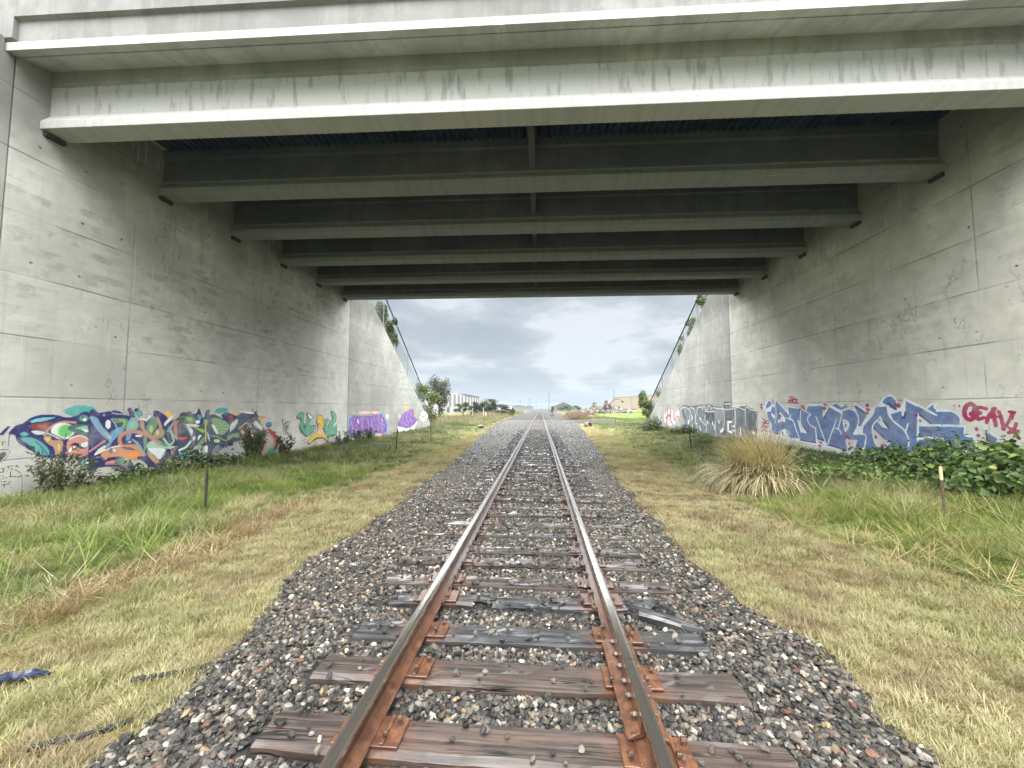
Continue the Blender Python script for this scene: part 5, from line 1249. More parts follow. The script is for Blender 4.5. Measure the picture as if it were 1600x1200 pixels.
LG = 'leafy bushes at the foot of the left wall'
for (x, y, cs, n, lab) in (
        (-9.0, 8.15, [(0, 0, .22, .42, .55, .30), (.1, .6, .18, .35, .5, .26), (.1, -.5, .15, .3, .5, .22)], 750, 'dark low bush under the mural, just right of the tall wispy one'),
        (-9.05, 9.5, [(0, 0, .28, .42, .6, .36), (.1, .6, .25, .35, .5, .34)], 950, 'dark leafy bush under the middle of the mural'),
        (-9.1, 10.9, [(0, 0, .2, .35, .6, .28), (0, .7, .16, .35, .5, .24)], 560, 'small leafy bush below the navy point of the mural, behind the thin post')):
    bramble('leafy_bush', (x, y, gz(x, y)), [c[:3] for c in cs], [c[3:] for c in cs], n, 0.095, lab, DG, (0.35, 0.35, 0.22, 0.08), LG)
def wispy(name, loc, h, spread, n, label, group=None, cols=DG, ls=0.10, nst=26):
    root = empty(name, loc); tag(root, label, 'bush', group)
    m = MB(); C = []; D = []
    for _ in range(nst):
        a = rng.uniform(0, 6.283); q = spread * math.sqrt(rng.random()); top = np.array((q * math.cos(a), q * math.sin(a), h * rng.uniform(0.45, 1.0)))
        if loc[0] < -8 and loc[0] + top[0] < -9.5: top[0] = -9.5 - loc[0]
        b = np.array((top[0] * 0.25, top[1] * 0.25, -0.02)); mid = (b + top) / 2 + rng.normal(0, 0.04, 3)
        m.tube(b, mid, 0.008, 0.006, 5); m.tube(mid, top, 0.006, 0.002, 5)
        k = n // nst; t = rng.random(k)[:, None] ** 0.6; pts = np.where(t < .5, b + (mid - b) * 2 * t, mid + (top - mid) * (2 * t - 1)); C.append(pts + rng.normal(0, 0.045, (k, 3))); D.append(np.repeat(((top - b) / np.linalg.norm(top - b))[None], k, 0) + rng.normal(0, 0.55, (k, 3)))
    C = np.concatenate(C); D = np.concatenate(D)
    if loc[0] < -8: C[:, 0] = np.maximum(C[:, 0], -9.55 - loc[0])
    V, F, c = leaves_np(C, rng.normal(size=C.shape) + np.array((0.3, -0.6, 0.6)), ls * rng.uniform(0.6, 1.4, len(C)), pal(len(C), cols, (0.3, 0.4, 0.2, 0.1)), 0.26, 0.2, spin=D)
    link('foliage', mesh_np('foliage', V, F, cols=c), M_LEAF, root); m.build('stems', M_STEM, root); return root
wispy('wispy_shrub', (-9.05, 6.95, gz(-9.05, 6.95)), 1.08, 0.46, 1150, 'tall wispy grey-green shrub at the left end of the mural', LG, [(0.05, 0.065, 0.03), (0.085, 0.105, 0.045), (0.13, 0.14, 0.07), (0.17, 0.16, 0.09)])
wispy('wispy_shrub', (-9.1, 12.0, gz(-9.1, 12.0)), 1.15, 0.40, 1700, 'tall dark wispy shrub in front of the right end of the mural', LG)
wispy('sapling', (-9.3, 13.9, gz(-9.3, 13.9)), 0.85, 0.35, 260, 'sparse sapling between the mural and the green and gold piece', None, DG, 0.16, 9)
wispy('sapling', (-9.2, 10.2, gz(-9.2, 10.2)), 0.8, 0.22, 120, 'thin sapling with few broad leaves below the mural', None, DG, 0.17, 5)
for y, lab in ((17.9, 'small dark weed by the wall before the vertical joint'), (19.6, 'dark leafy weed at the foot of the left wing wall joint'), (21.0, 'dark weed below the first purple piece')):
    wispy('dark_weed', (-9.2, y, gz(-9.2, y)), 0.7, 0.45, 420, lab, 'dark weeds along the left wall', DG, 0.12, 14)
for x, y, h, lab in ((8.6, 29.5, 1.25, 'taller dark bush by the foot of the right wing wall'), (7.9, 27.5, 0.9, 'lower dark bush beside the taller one near the right wing wall'), (8.7, 23.5, 0.7, 'dark bush below the red scrawl and grey letters')):
    bramble('dark_bush', (x, y, gz(x, y)), [(0, 0, h * .45), (.3, .4, h * .35), (-.45, -.1, h * .3)], [(.6, .6, h * .5), (.5, .5, h * .4), (.5, .5, h * .35)], 800, 0.09, lab, [(0.022, 0.035, 0.014), (0.04, 0.06, 0.022), (0.06, 0.07, 0.03), (0.08, 0.08, 0.035)], None, 'dark bushes by the right wing wall')
# straw clump
def pampas(loc):
    n = 4200; V = []; F = []; Cc = []
    for i in range(n):
        a = rng.uniform(0, 6.283); q = 0.36 * math.sqrt(rng.random()); L = rng.uniform(0.6, 1.55); lean = rng.uniform(0.03, 0.95) ** 1.2
        dx, dy = math.cos(a), math.sin(a); x0, y0 = q * dx, q * dy; k = len(V); w = rng.uniform(0.005, 0.012); kink = rng.random() < 0.12
        bx_, by_ = dx * lean - 0.30, dy * lean - 0.12; lean = min(1.2, math.hypot(bx_, by_)); a = math.atan2(by_, bx_); dx, dy = math.cos(a), math.sin(a)
        if dx > 0.2: L *= rng.uniform(0.55, 0.95)
        green = rng.random() < (0.6 if dx > 0.1 else 0.22); col = np.array((0.13, 0.17, 0.05) if green else (0.54, 0.46, 0.285)) * rng.uniform(0.5, 1.2)
        if green: L *= 0.72
        tw = rng.normal(0, 0.6)
        for j in range(6):
            t = j / 5.0; ang = lean * 0.5 + (lean * 1.75) * t ** 1.4
            if j == 0: p = np.array((x0, y0, 0.0))
            else: p = p + L / 5 * np.array((math.sin(ang) * math.cos(a + tw * t), math.sin(ang) * math.sin(a + tw * t), math.cos(ang)))
            if kink and j == 3: lean = lean + 0.9
            hw = w * (1 - 0.8 * t) + 0.0008
            V += [p + np.array((-dy, dx, 0)) * hw, p - np.array((-dy, dx, 0)) * hw]
            cc = col * (0.75 + 0.35 * t) if not green else col
            Cc += [cc, cc]
        for j in range(5): F.append((k + 2 * j, k + 2 * j + 1, k + 2 * j + 3, k + 2 * j + 2))
    o = link('grass_clump', mesh_np('grass_clump', V, np.array(F), cols=np.array(Cc)), M_LEAF, None, loc)
    tag(o, 'big arching clump of straw coloured grass beside the track on the right', 'grass clump')
pampas((5.2, 9.25, gz(5.2, 9.25) - 0.03))

# ------------------------------------------------------------ posts, litter
M_IRON = plain('dark_iron', (0.035, 0.030, 0.026), 0.6, 0.3, 0.3, 12)
M_GALV = plain('galvanised_pipe', (0.22, 0.23, 0.24), 0.5, 0.6, 0.2, 10)
M_PALE = plain('pale_wood', (0.62, 0.50, 0.32), 0.7, 0, 0.2, 12)
M_STAKE = plain('weathered_stake', (0.10, 0.075, 0.05), 0.8, 0, 0.3, 12)
def tpost(x, y, h, lab, lean=(0, 0), grp='thin iron fence posts in the grass'):
    m = MB(); m.box((-0.022, -0.004, -0.15), (0.022, 0.004, h)); m.box((-0.004, 0.004, -0.15), (0.004, 0.034, h))
    for k in range(int(h / 0.11)): m.box((-0.009, -0.012, 0.1 + k * 0.11), (0.009, -0.003, 0.125 + k * 0.11))
    o = m.build('fence_post', M_IRON, None, (x, y, gz(x, y))); o.rotation_euler = (lean[0], lean[1], 0.2); tag(o, lab, 'post', grp)
tpost(-5.66, 6.5, 0.74, 'thin black post standing alone in the long grass below the mural')
tpost(-5.70, 15.6, 1.0, 'thin dark post below the purple pieces', (0.03, 0.06))
tpost(-6.35, 23.0, 0.95, 'thin dark post at the tip of the left wing wall', (0, -0.03))
tpost(6.46, 16.7, 0.75, 'thin dark post in front of the grey letters on the right', (0.0, -0.12))
tpost(7.33, 37.5, 0.75, 'thin dark post in the green field right of the track')
tpost(9.3, 62, 1.3, 'leaning old post left of the green field', (0.1, 0.15)); tpost(10.5, 63, 1.1, 'shorter leaning old post left of the green field', (0, -0.2))
m = MB(); m.box((-0.02, -0.012, -0.2), (0.02, 0.012, 0.62)); st = m.build('wooden_stake', M_STAKE, None, (6.32, 6.45, gz(6.32, 6.45)), bevel=0.003); st.rotation_euler = (0, -0.05, 0.5)
tag(st, 'wooden survey stake with a pale top in the grass before the brambles', 'stake')
m = MB(); m.box((-0.0215, -0.0135, 0.62), (0.0215, 0.0135, 0.82)); m.build('stake_top', M_PALE, st, bevel=0.003)
def rag(name, pts, mat, lab, cat, thick=0.012, seed=0):
    """crumpled sheet from a ground outline"""
    c = np.mean(pts, 0); bm = bmesh.new()
    q = spline(np.array(pts) - c, 4, True); vs_ = [bm.verts.new((a, b, 0)) for a, b in q]; bm.faces.new(vs_)
    bmesh.ops.triangulate(bm, faces=bm.faces); bmesh.ops.subdivide_edges(bm, edges=bm.edges, cuts=5, use_grid_fill=True)
    for v in bm.verts: v.co.z = 0.04 + 0.045 * float(vnoise(v.co.x * 9, v.co.y * 9, seed, 3, 1.3))
    ex = bmesh.ops.extrude_face_region(bm, geom=bm.faces[:]); 
    for v in [g for g in ex['geom'] if isinstance(g, bmesh.types.BMVert)]: v.co.z += thick
    bmesh.ops.recalc_face_normals(bm, faces=bm.faces); me = bpy.data.meshes.new(name); bm.to_mesh(me); bm.free()
    o = link(name, me, mat, None, (c[0], c[1], gz(*c) + 0.015)); tag(o, lab, cat); return o
M_TARP = plain('blue_plastic', (0.014, 0.02, 0.055), 0.25, 0, 0.5, 9, 0.6, 0.6)
M_BLACKP = plain('black_rubber', (0.02, 0.02, 0.022), 0.55, 0, 0.3, 12)
rag('plastic_sheet', [(-3.72, 2.46), (-3.58, 2.51), (-3.46, 2.49), (-3.24, 2.62), (-3.36, 2.63), (-3.48, 2.58), (-3.58, 2.59), (-3.76, 2.56)], M_TARP, 'crumpled blue plastic sheet on the dry grass at the left edge', 'plastic sheet', seed=3)
def strip(pts, w, lab, mat=M_BLACKP):
    m = MB(); pts = [Vector((x, y, gz(x, y) + 0.03 + dz)) for x, y, dz in pts]
    for a, b in zip(pts[:-1], pts[1:]):
        d = (b - a).normalized(); s = Vector((-d.y, d.x, 0)) * w / 2; u = Vector((0, 0, 0.012))
        m.add([a - s - u, a + s - u, b + s - u, b - s - u, a - s + u, a + s + u, b + s + u, b - s + u], [(0,3,2,1),(4,5,6,7),(0,1,5,4),(1,2,6,5),(2,3,7,6),(3,0,4,7)])
    o = m.build('rubber_strip', mat); tag(o, lab, 'rubber strip'); return o
strip([(-2.62, 2.60, 0.0), (-2.36, 2.72, -0.015), (-2.16, 2.86, -0.02)], 0.035, 'dark strip of rubber lying at the edge of the stones on the left')
strip([(-2.62, 2.06, 0.0), (-2.42, 2.17, -0.01), (-2.28, 2.30, -0.025)], 0.035, 'black curled strip of rubber in the dry grass near the camera')
# fallen wire along the foot of the left grass
m = MB(); wp = [(-9.2, 6.35, .12), (-8.3, 6.9, .16), (-7.6, 7.6, .20), (-7.2, 8.4, .14)]
for a, b in zip(wp[:-1], wp[1:]): m.tube((a[0], a[1], gz(a[0], a[1]) + a[2]), (b[0], b[1], gz(b[0], b[1]) + b[2]), 0.007, n=5)
tag(m.build('fallen_wire', M_GALV), 'slack wire lying through the grass below the wispy shrub', 'wire')
def lump(name, loc, s, mat, lab, cat, seed):
    bm = bmesh.new(); bmesh.ops.create_icosphere(bm, subdivisions=3, radius=1)
    for v in bm.verts:
        k = 1 + 0.25 * float(vnoise(v.co.x * 2 + seed, v.co.y * 2 + v.co.z * 1.7, seed, 3, 1.0)); v.co = Vector((v.co.x * s[0] * k, v.co.y * s[1] * k, v.co.z * s[2] * k))
    me = bpy.data.meshes.new(name); bm.to_mesh(me); bm.free(); me.polygons.foreach_set('use_smooth', np.ones(len(me.polygons), bool))
    o = link(name, me, mat, None, loc); tag(o, lab, cat); return o
lump('rubbish_bag', (-5.1, 34.5, gz(-5.1, 34.5) + 0.16), (0.32, 0.25, 0.2), M_TARP, 'dark blue rubbish bag lying by the stones beyond the bridge on the left', 'rubbish bag', 5)
# old pipe section right of the track
m = MB(); R0, R1, n = 0.27, 0.20, 20
for k in range(n):
    a, b = 2 * math.pi * k / n, 2 * math.pi * (k + 1) / n
    q = lambda r, t, y: (r * math.cos(t), y, 0.27 + r * math.sin(t))
    m.add([q(R1, a, -.3), q(R0, a, -.3), q(R0, b, -.3), q(R1, b, -.3), q(R1, a, .3), q(R0, a, .3), q(R0, b, .3), q(R1, b, .3)], [(0,3,2,1),(4,5,6,7),(1,2,6,5),(0,4,7,3)])
o = m.build('pipe_section', plain('old_clay', (0.16, 0.11, 0.085), 0.8), None, (4.75, 37.4, gz(4.75, 37.4))); o.rotation_euler = (0, 0, 0.35); tag(o, 'short brown pipe section lying at the right edge of the stones beyond the bridge', 'pipe')

# ------------------------------------------------------------ fences on top of the wing walls
def wing_fence(sg, pts_rail, wing_z, lab):
    root = empty('chain_link_fence', (sg * 9.8, pts_rail[0][0], wing_z(pts_rail[0][0]))); tag(root, lab, 'fence', 'fences on the wing walls')
    ox, oy, oz = root.location
    (y0, z0), (y1, z1) = pts_rail; zr = lambda y: z0 + (z1 - z0) * (y - y0) / (y1 - y0)
    m = MB(); m.tube((0, 0, z0 - oz), (0, y1 - oy, z1 - oz), 0.042, n=8); m.build('top_rail', M_IRON, root)
    n = 6
    for k in range(n):
        y = y0 + (y1 - y0) * (k + 0.4) / n; m = MB(); m.tube((0, y - oy, wing_z(y) - 0.3 - oz), (0, y - oy, zr(y) - oz), 0.032, n=8); m.build('post', M_GALV, root)
    # wire mesh as crossing thin wires
    V = []; F = []; L = math.hypot(y1 - y0, z1 - z0)
    def wire(a, b):
        k = len(V); w = 0.0028
        V.extend([(-w, a[0], a[1] - w), (w, a[0], a[1] - w), (0, a[0], a[1] + w), (-w, b[0], b[1] - w), (w, b[0], b[1] - w), (0, b[0], b[1] + w)])
        F.extend([(k, k + 1, k + 4, k + 3), (k + 1, k + 2, k + 5, k + 4), (k + 2, k, k + 3, k + 5)])
    step = 0.11; ys = np.arange(y0 - 2, y1, step)
    for y in ys:
        for d in (1, -1):
            # clip the diagonal between wing top and rail
            t = np.linspace(0, 3.2, 33); yy = y + d * t * 0.7; zz = (wing_z(y) - 0.1) + t
            ok = (yy > y0) & (yy < y1) & (zz < zr(yy)) & (zz > np.array([wing_z(q) for q in yy]) - 0.1)
            if ok.sum() > 2:
                i = np.where(ok)[0]; wire((yy[i[0]] - oy, zz[i[0]] - oz), (yy[i[-1]] - oy, zz[i[-1]] - oz))
    me = bpy.data.meshes.new('wire_mesh'); me.from_pydata(V, [], F); me.update(); link('wire_mesh', me, M_GALV, root)
wzl = lambda y: 8.44 - (y - 20.9) * 0.605
wzr = lambda y: 8.44 - (y - 21.3) * 0.571
wing_fence(-1, ((20.6, 11.3), (34.6, 1.95)), wzl, 'chain-link fence with a dark top rail down the slope of the left wing wall')
wing_fence(1, ((20.8, 10.27), (34.9, 2.2)), wzr, 'chain-link fence with a dark top rail down the slope of the right wing wall')

# ------------------------------------------------------------ bushes on the banks and trees
def tree(name, loc, h, rx, ry, zc, rz, n, clumps, leaf, cols, w, lab, cat='tree', group=None, trunk=0.12, aspect=0.5, shape=None, seed=1):
    root = empty(name, loc); tag(root, lab, cat, group); r = np.random.default_rng(seed)
    cs, rs = [], []
    for i in range(clumps):
        d = r.normal(size=3); d /= np.linalg.norm(d); q = 0.35 + 0.6 * r.random()
        c = np.array((d[0] * rx * q, d[1] * ry * q, zc + d[2] * rz * q)); s = 0.38 * (0.6 + 0.7 * r.random())
        if shape: c[:2] *= shape((c[2] - zc) / rz)
        cs.append(c); rs.append((rx * s, ry * s, rz * s * 0.8))
    P, N, k = cloud(cs, rs, n, 0.8)
    ok = P[:, 2] > 0.1; P, N = P[ok], N[ok]
    V, F, c = leaves_np(P, N, leaf * rng.uniform(0.6, 1.4, len(P)), pal(len(P), cols, w, 0.35), aspect, 0.2)
    link('crown', mesh_np('crown', V, F, cols=c), M_LEAF, root)
    m = MB(); m.tube((0, 0, -0.2), (0.05 * h * r.normal() * 0.3, 0, zc * 0.55), trunk, trunk * 0.75, 8); top = Vector((0, 0, zc * 0.55))
    for cc in cs[:max(6, clumps // 2)]:
        mid = (Vector(cc) + top) * 0.5 + Vector((0, 0, 0.1 * rz)); m.tube(tuple(top - Vector((0, 0, 0.1))), tuple(mid), trunk * 0.55, trunk * 0.35, 6); m.tube(tuple(mid), tuple(cc), trunk * 0.35, trunk * 0.1, 6)
    m.build('trunk', M_BARK, root); return root
YG = [(0.032, 0.055, 0.015), (0.06, 0.095, 0.023), (0.10, 0.13, 0.034), (0.145, 0.165, 0.046)]
DT = [(0.016, 0.03, 0.012), (0.028, 0.048, 0.017), (0.046, 0.07, 0.023), (0.07, 0.09, 0.033)]
EU = [(0.032, 0.035, 0.022), (0.055, 0.055, 0.037), (0.085, 0.078, 0.054), (0.11, 0.092, 0.064)]
W4 = (0.3, 0.35, 0.25, 0.1)
HG = 'bushes hanging over the wing walls'
for sg, y, z, r, n, lab in ((-1, 24.7, 7.3, (0.5, 1.7, 1.5), 4600, 'thick hanging bush at the top of the left wing wall under the bridge edge'), (-1, 26.0, 6.9, (0.40, 1.0, 0.9), 650, 'smaller hanging bush just below it on the left wing wall'), (-1, 31.9, 3.2, (0.40, 1.1, 1.0), 500, 'thin bush near the low end of the left wing wall'),
                           (1, 23.6, 8.3, (0.35, 0.8, 1.1), 480, 'leafy shoots at the top of the right wing wall under the bridge edge'), (1, 25.6, 7.0, (0.30, 0.6, 0.8), 260, 'leafy shoots below the top of the right wing wall'), (1, 27.2, 6.0, (0.25, 0.5, 0.7), 190, 'sparse shoots half way down the right wing wall')):
    x = sg * 9.95
    tree('hanging_bush', (x, y, z - 0.9), 1, r[0], r[1], 0.9, r[2], n, 9, 0.17, YG if sg < 0 else [(0.055, 0.085, 0.025), (0.09, 0.12, 0.037), (0.12, 0.145, 0.05), (0.16, 0.165, 0.06)], W4, lab, 'bush', HG, 0.03, 0.42, seed=int(y * 10))
tree('bushy_tree', (9.95, 35.4, 0.2), 4, 0.85, 1.7, 2.1, 2.0, 3400, 16, 0.19, YG, (0.25, 0.35, 0.28, 0.12), 'round light green bush at the low end of the right wing wall', 'bush', None, 0.07, 0.45, seed=5)
tree('bushy_tree', (-11.6, 38.5, 0.2), 4, 1.7, 2.0, 2.1, 1.9, 3400, 16, 0.20, YG, (0.25, 0.35, 0.28, 0.12), 'yellowish green bushy tree behind the tip of the left wing wall', 'tree', 'trees beyond the left wing wall', 0.08, seed=6)
tree('tall_tree', (-14.2, 55, -0.1), 7, 2.0, 2.0, 3.9, 3.1, 4600, 26, 0.25, EU, (0.3, 0.35, 0.25, 0.1), 'tall grey-brown ragged tree beyond the left wing wall', 'tree', 'trees beyond the left wing wall', 0.16, 0.4, shape=lambda t: 1.0 - 0.35 * max(0, t), seed=7)
tree('small_tree', (-11.8, 60, -0.1), 2.6, 1.5, 1.3, 2.0, 0.9, 1300, 10, 0.22, YG, W4, 'small light green tree right of the tall ragged one', 'tree', 'trees beyond the left wing wall', 0.06, seed=8)
for (x, y, rx, zc, rz, lab, sd) in ((-13.2, 80, 1.7, 2.0, 1.45, 'dark green tree on the left of the row by the line', 9), (-11.4, 82, 1.6, 2.2, 1.75, 'dark green tree in the middle of the row by the line', 10), (-9.6, 78, 1.6, 2.1, 1.8, 'tallest dark green tree of the row by the line', 11), (-8.0, 84, 1.8, 1.5, 1.15, 'low dark green tree on the right of the row by the line', 12), (-6.6, 88, 1.2, 1.1, 0.9, 'lowest bushy tree at the right end of the row by the line', 13)):
    tree('dark_tree', (x, y, -0.1), 4, rx, rx, zc, rz, 1900, 13, 0.26, DT, (0.3, 0.4, 0.22, 0.08), lab, 'tree', 'row of dark trees by the line', 0.1, seed=sd)
tree('lone_bush', (4.9, 170, -0.1), 3, 1.5, 1.5, 1.7, 1.5, 500, 8, 0.4, YG, W4, 'small round bush beside the far track under the thin pole', 'bush', None, 0.1, seed=14)
for (x, y, rx, rz, lab, sd) in ((11.5, 195, 3.2, 2.0, 'pale green tree in front of the far grey house', 15), (16.0, 215, 4.0, 2.3, 'broad pale green tree right of the far grey house', 16), (20.5, 210, 2.6, 1.8, 'small pale tree left of the rubble heap', 17)):
    tree('far_tree', (x, y, -0.1), 4, rx, rx, rz * 0.95, rz, 600, 9, 0.6, YG, W4, lab, 'tree', 'far trees right of the track', 0.15, seed=sd)

# ------------------------------------------------------------ far buildings and plant
M_WHITE = plain('white_panel', (0.42, 0.42, 0.425), 0.6, 0, 0.06, 0.4)
M_GREYP = plain('grey_panel', (0.145, 0.14, 0.145), 0.6, 0, 0.08, 0.4)
M_DKROOF = plain('dark_roof', (0.085, 0.075, 0.08), 0.7, 0, 0.1, 0.4)
M_BEIGE = plain('beige_panel', (0.36, 0.29, 0.215), 0.7, 0, 0.06, 0.3)
M_BEIGE2 = plain('beige_trim', (0.28, 0.23, 0.19), 0.7, 0, 0.06, 0.3)
M_DOOR = plain('dark_door', (0.05, 0.055, 0.06), 0.5, 0, 0.1)
root = empty('warehouse', (-41.5, 270, 0)); tag(root, 'long white and grey striped warehouse beyond the trees on the left', 'building')
m = MB(); m.box((-30, -106, -0.3), (0, 125, 9.0)); m.build('wall', M_WHITE, root)
m = MB(); m.box((-30.3, -60, 9.0), (0.3, -8, 9.7)); m.box((-30.3, 20, 9.0), (0.3, 125, 9.25)); m.build('roof', M_DKROOF, root)
for k in range(24):
    y = -104 + k * 9.4
    m = MB(); m.box((0.02, y, 2.7), (0.12, y + 4.1, 8.6)); m.build('panel', M_GREYP, root)
for k in range(8):
    y = -98 + k * 26
    m = MB(); m.box((0.02, y, 0.0), (0.10, y + 4.0, 2.4)); m.build('door', M_DOOR, root)
root = empty('warehouse', (47, 215, 0)); tag(root, 'beige flat-roofed warehouse behind the field on the right', 'building')
m = MB(); m.add([(-2.6, 26, -.3), (9.5, -20, -.3), (40, -10, -.3), (30, 36, -.3), (-2.6, 26, 8.4), (9.5, -20, 8.6), (40, -10, 8.6), (30, 36, 8.4)], [(0,3,2,1),(4,5,6,7),(0,1,5,4),(1,2,6,5),(2,3,7,6),(3,0,4,7)]); m.build('wall', M_BEIGE, root)
def onface(t0, t1, z0, z1, off=0.1):
    a = Vector((-2.6, 26, 0)); b = Vector((9.5, -20, 0)); d = b - a; nrm = Vector((-d.y, d.x, 0)).normalized(); nrm = -nrm if nrm.x > 0 else nrm
    p, q = a + d * t0, a + d * t1; v = []
    for o in (0.02, off): v += [p + nrm * o + Vector((0, 0, z0)), q + nrm * o + Vector((0, 0, z0)), q + nrm * o + Vector((0, 0, z1)), p + nrm * o + Vector((0, 0, z1))]
    return v
FB = [(0,1,2,3),(4,7,6,5),(0,4,5,1),(1,5,6,2),(2,6,7,3),(3,7,4,0)]
for t0, t1, z0, z1, nm, mt in ((0.0, 1.0, 8.0, 8.35, 'cornice', M_BEIGE2), (0.49, 0.51, 0, 8.0, 'pilaster', M_BEIGE2), (0.16, 0.2, 0, 3.0, 'door', M_DOOR), (0.62, 0.95, 0, 2.6, 'dock', M_BEIGE2)):
    m = MB(); m.add(onface(t0, t1, z0, z1), FB); m.build(nm, mt, root)
# dark tank trailer beside the beige building
m = MB(); m.box((-1.2, -3, 0.9), (1.2, 3, 3.6)); rt = empty('box_trailer', (55.6, 187, 0)); tag(rt, 'dark box trailer at the right end of the beige warehouse', 'trailer'); m.build('body', plain('dark_trailer', (0.09, 0.10, 0.11), 0.5), rt, bevel=0.05)
for yy in (-2, -1, 2):
    for sx in (-1, 1):
        m = MB(); m.tube((sx * 0.85, yy, 0.5), (sx * 1.15, yy, 0.5), 0.5, n=14); m.build('wheel', M_BLACKP, rt)
root = empty('house', (14.2, 240, 0)); tag(root, 'low far grey house with a pitched roof right of the track', 'building')
m = MB(); m.box((-5, -4, -.2), (5, 4, 3.2)); m.build('wall', M_GREYP, root)
m = MB(); m.prism([(-5.4, 3.2), (5.4, 3.2), (0, 5.6)], lambda a, z: (a, -4.4, z), lambda a, z: (a, 4.4, z)); m.build('roof', M_DKROOF, root)
m = MB(); m.box((-1, -4.1, 1.0), (1, -4.02, 2.2)); m.build('window', M_DOOR, root)
# far low sheds on the left horizon
for (x, y, w, h, lab) in ((-46, 520, 16, 5.5, 'far white shed nearest the striped warehouse'), (-33, 600, 22, 5.0, 'far pale shed in the middle of the horizon left of the track'), (-18, 640, 14, 4.5, 'far pale shed just left of the track')):
    root = empty('shed', (x, y, 0)); tag(root, lab, 'building', 'far sheds left of the track')
    m = MB(); m.box((-w / 2, -8, -.3), (w / 2, 8, h)); m.build('wall', M_WHITE if x < -40 else M_GREYP, root)
    m = MB(); m.prism([(-w / 2 - .4, h), (w / 2 + .4, h), (0, h + 1.6)], lambda a, z: (a, -8.4, z), lambda a, z: (a, 8.4, z)); m.build('roof', M_DKROOF, root)
# rubble heap: countless broken pieces
def rubble():
    P, S = [], []
    for (cx, cy, r, h, n) in ((21.5, 152, 3.6, 4.4, 300), (25, 154, 4.6, 2.6, 260), (28.5, 156, 4.2, 2.6, 220), (18, 150, 4.0, 1.8, 200), (32, 158, 4.5, 1.6, 160), (14.8, 148, 2.6, 0.9, 80)):
        a = rng.uniform(0, 6.283, n); q = np.sqrt(rng.random(n)); P.append(np.stack([cx + r * q * np.cos(a), cy + r * 0.8 * q * np.sin(a), h * (1 - q) * rng.uniform(0.75, 1.0, n) + 0.1], 1)); S.append(rng.uniform(0.35, 1.25, n))
    P = np.concatenate(P); S = np.concatenate(S); n = len(P)
    t = pal(n, [(0.34, 0.30, 0.27), (0.50, 0.44, 0.38), (0.20, 0.17, 0.15), (0.62, 0.58, 0.54), (0.42, 0.25, 0.18)], (0.3, 0.25, 0.2, 0.15, 0.1))
    o = scatter('rubble', P, rng.uniform(0, 6.28, (n, 3)), S[:, None] * rng.uniform(0.5, 1.6, (n, 3)), np.clip(t * 0.42, 0, 0.8), RUB); tag(o, 'long heap of broken concrete and timber behind the field', 'rubble', kind='stuff')
def rubmat(t, b): t.put(b.inputs['Base Color'], t.attr('tint', 'INSTANCER')); b.inputs['Roughness'].default_value = 0.9
RUB = hidden_sources('rubble_piece', [stone_mesh(500 + k) for k in range(4)], material('rubble', rubmat))
rubble()
# excavator on the heap
M_EXC = plain('excavator_orange', (0.20, 0.085, 0.05), 0.5, 0, 0.1); 
root = empty('excavator', (26.2, 152, 2.1)); tag(root, 'orange excavator with a bent boom working on top of the rubble heap', 'excavator')
m = MB(); m.box((-1.3, -1.6, 0.7), (1.3, 1.8, 1.7)); m.build('body', M_EXC, root, bevel=0.1)
m = MB(); m.box((-1.2, -1.5, 1.7), (-0.2, 0.0, 2.7)); m.build('cab', M_DOOR, root, bevel=0.08)
for sx in (-1, 1):
    m = MB(); m.prism([(-1.9, 0.35), (-1.5, 0.0), (1.5, 0.0), (1.9, 0.35), (1.5, 0.7), (-1.5, 0.7)], lambda a, z: (sx * 0.8 - 0.3, a, z), lambda a, z: (sx * 0.8 + 0.3, a, z)); m.build('track', M_BLACKP, root)
m = MB(); m.tube((0.5, -1.2, 1.4), (2.4, -2.0, 3.3), 0.22, 0.2, 6); m.tube((2.4, -2.0, 3.3), (4.0, -2.4, 3.0), 0.2, 0.17, 6); m.build('boom', M_EXC, root)
m = MB(); m.tube((4.0, -2.4, 3.2), (5.0, -2.7, 2.4), 0.16, 0.14, 6); m.build('arm', M_EXC, root)
m = MB(); m.prism([(0, 0), (0.7, 0.1), (0.75, -0.6), (0.2, -0.7)], lambda a, z: (4.7 + a, -3.0, 2.4 + z), lambda a, z: (4.7 + a, -2.3, 2.4 + z)); m.build('bucket', M_DOOR, root)
# parked cars in front of the warehouse
M_CARW = plain('white_car_paint', (0.45, 0.45, 0.46), 0.3, 0, 0.04); M_GLASS = plain('car_glass', (0.03, 0.035, 0.04), 0.1)
for (x, y, lab) in ((38.5, 178, 'white car parked left in front of the beige warehouse'), (42.5, 178, 'white car parked right in front of the beige warehouse')):
    root = empty('parked_car', (x, y, 0.05)); tag(root, lab, 'car', 'white cars by the warehouse')
    m = MB(); m.prism([(-2.2, 0.35), (2.2, 0.35), (2.2, 0.85), (1.1, 0.95), (-2.1, 0.98)], lambda a, z: (a, -0.85, z), lambda a, z: (a, 0.85, z)); m.build('body', M_CARW, root, bevel=0.05)
    m = MB(); m.prism([(-1.7, 0.95), (1.1, 0.95), (0.5, 1.45), (-1.3, 1.45)], lambda a, z: (a, -0.75, z), lambda a, z: (a, 0.75, z)); m.build('cabin', M_GLASS, root, bevel=0.04)
    for wx in (-1.35, 1.35):
        for sy in (-1, 1):
            m = MB(); m.tube((wx, sy * 0.66, 0.32), (wx, sy * 0.88, 0.32), 0.32, n=14); m.build('wheel', M_BLACKP, root)
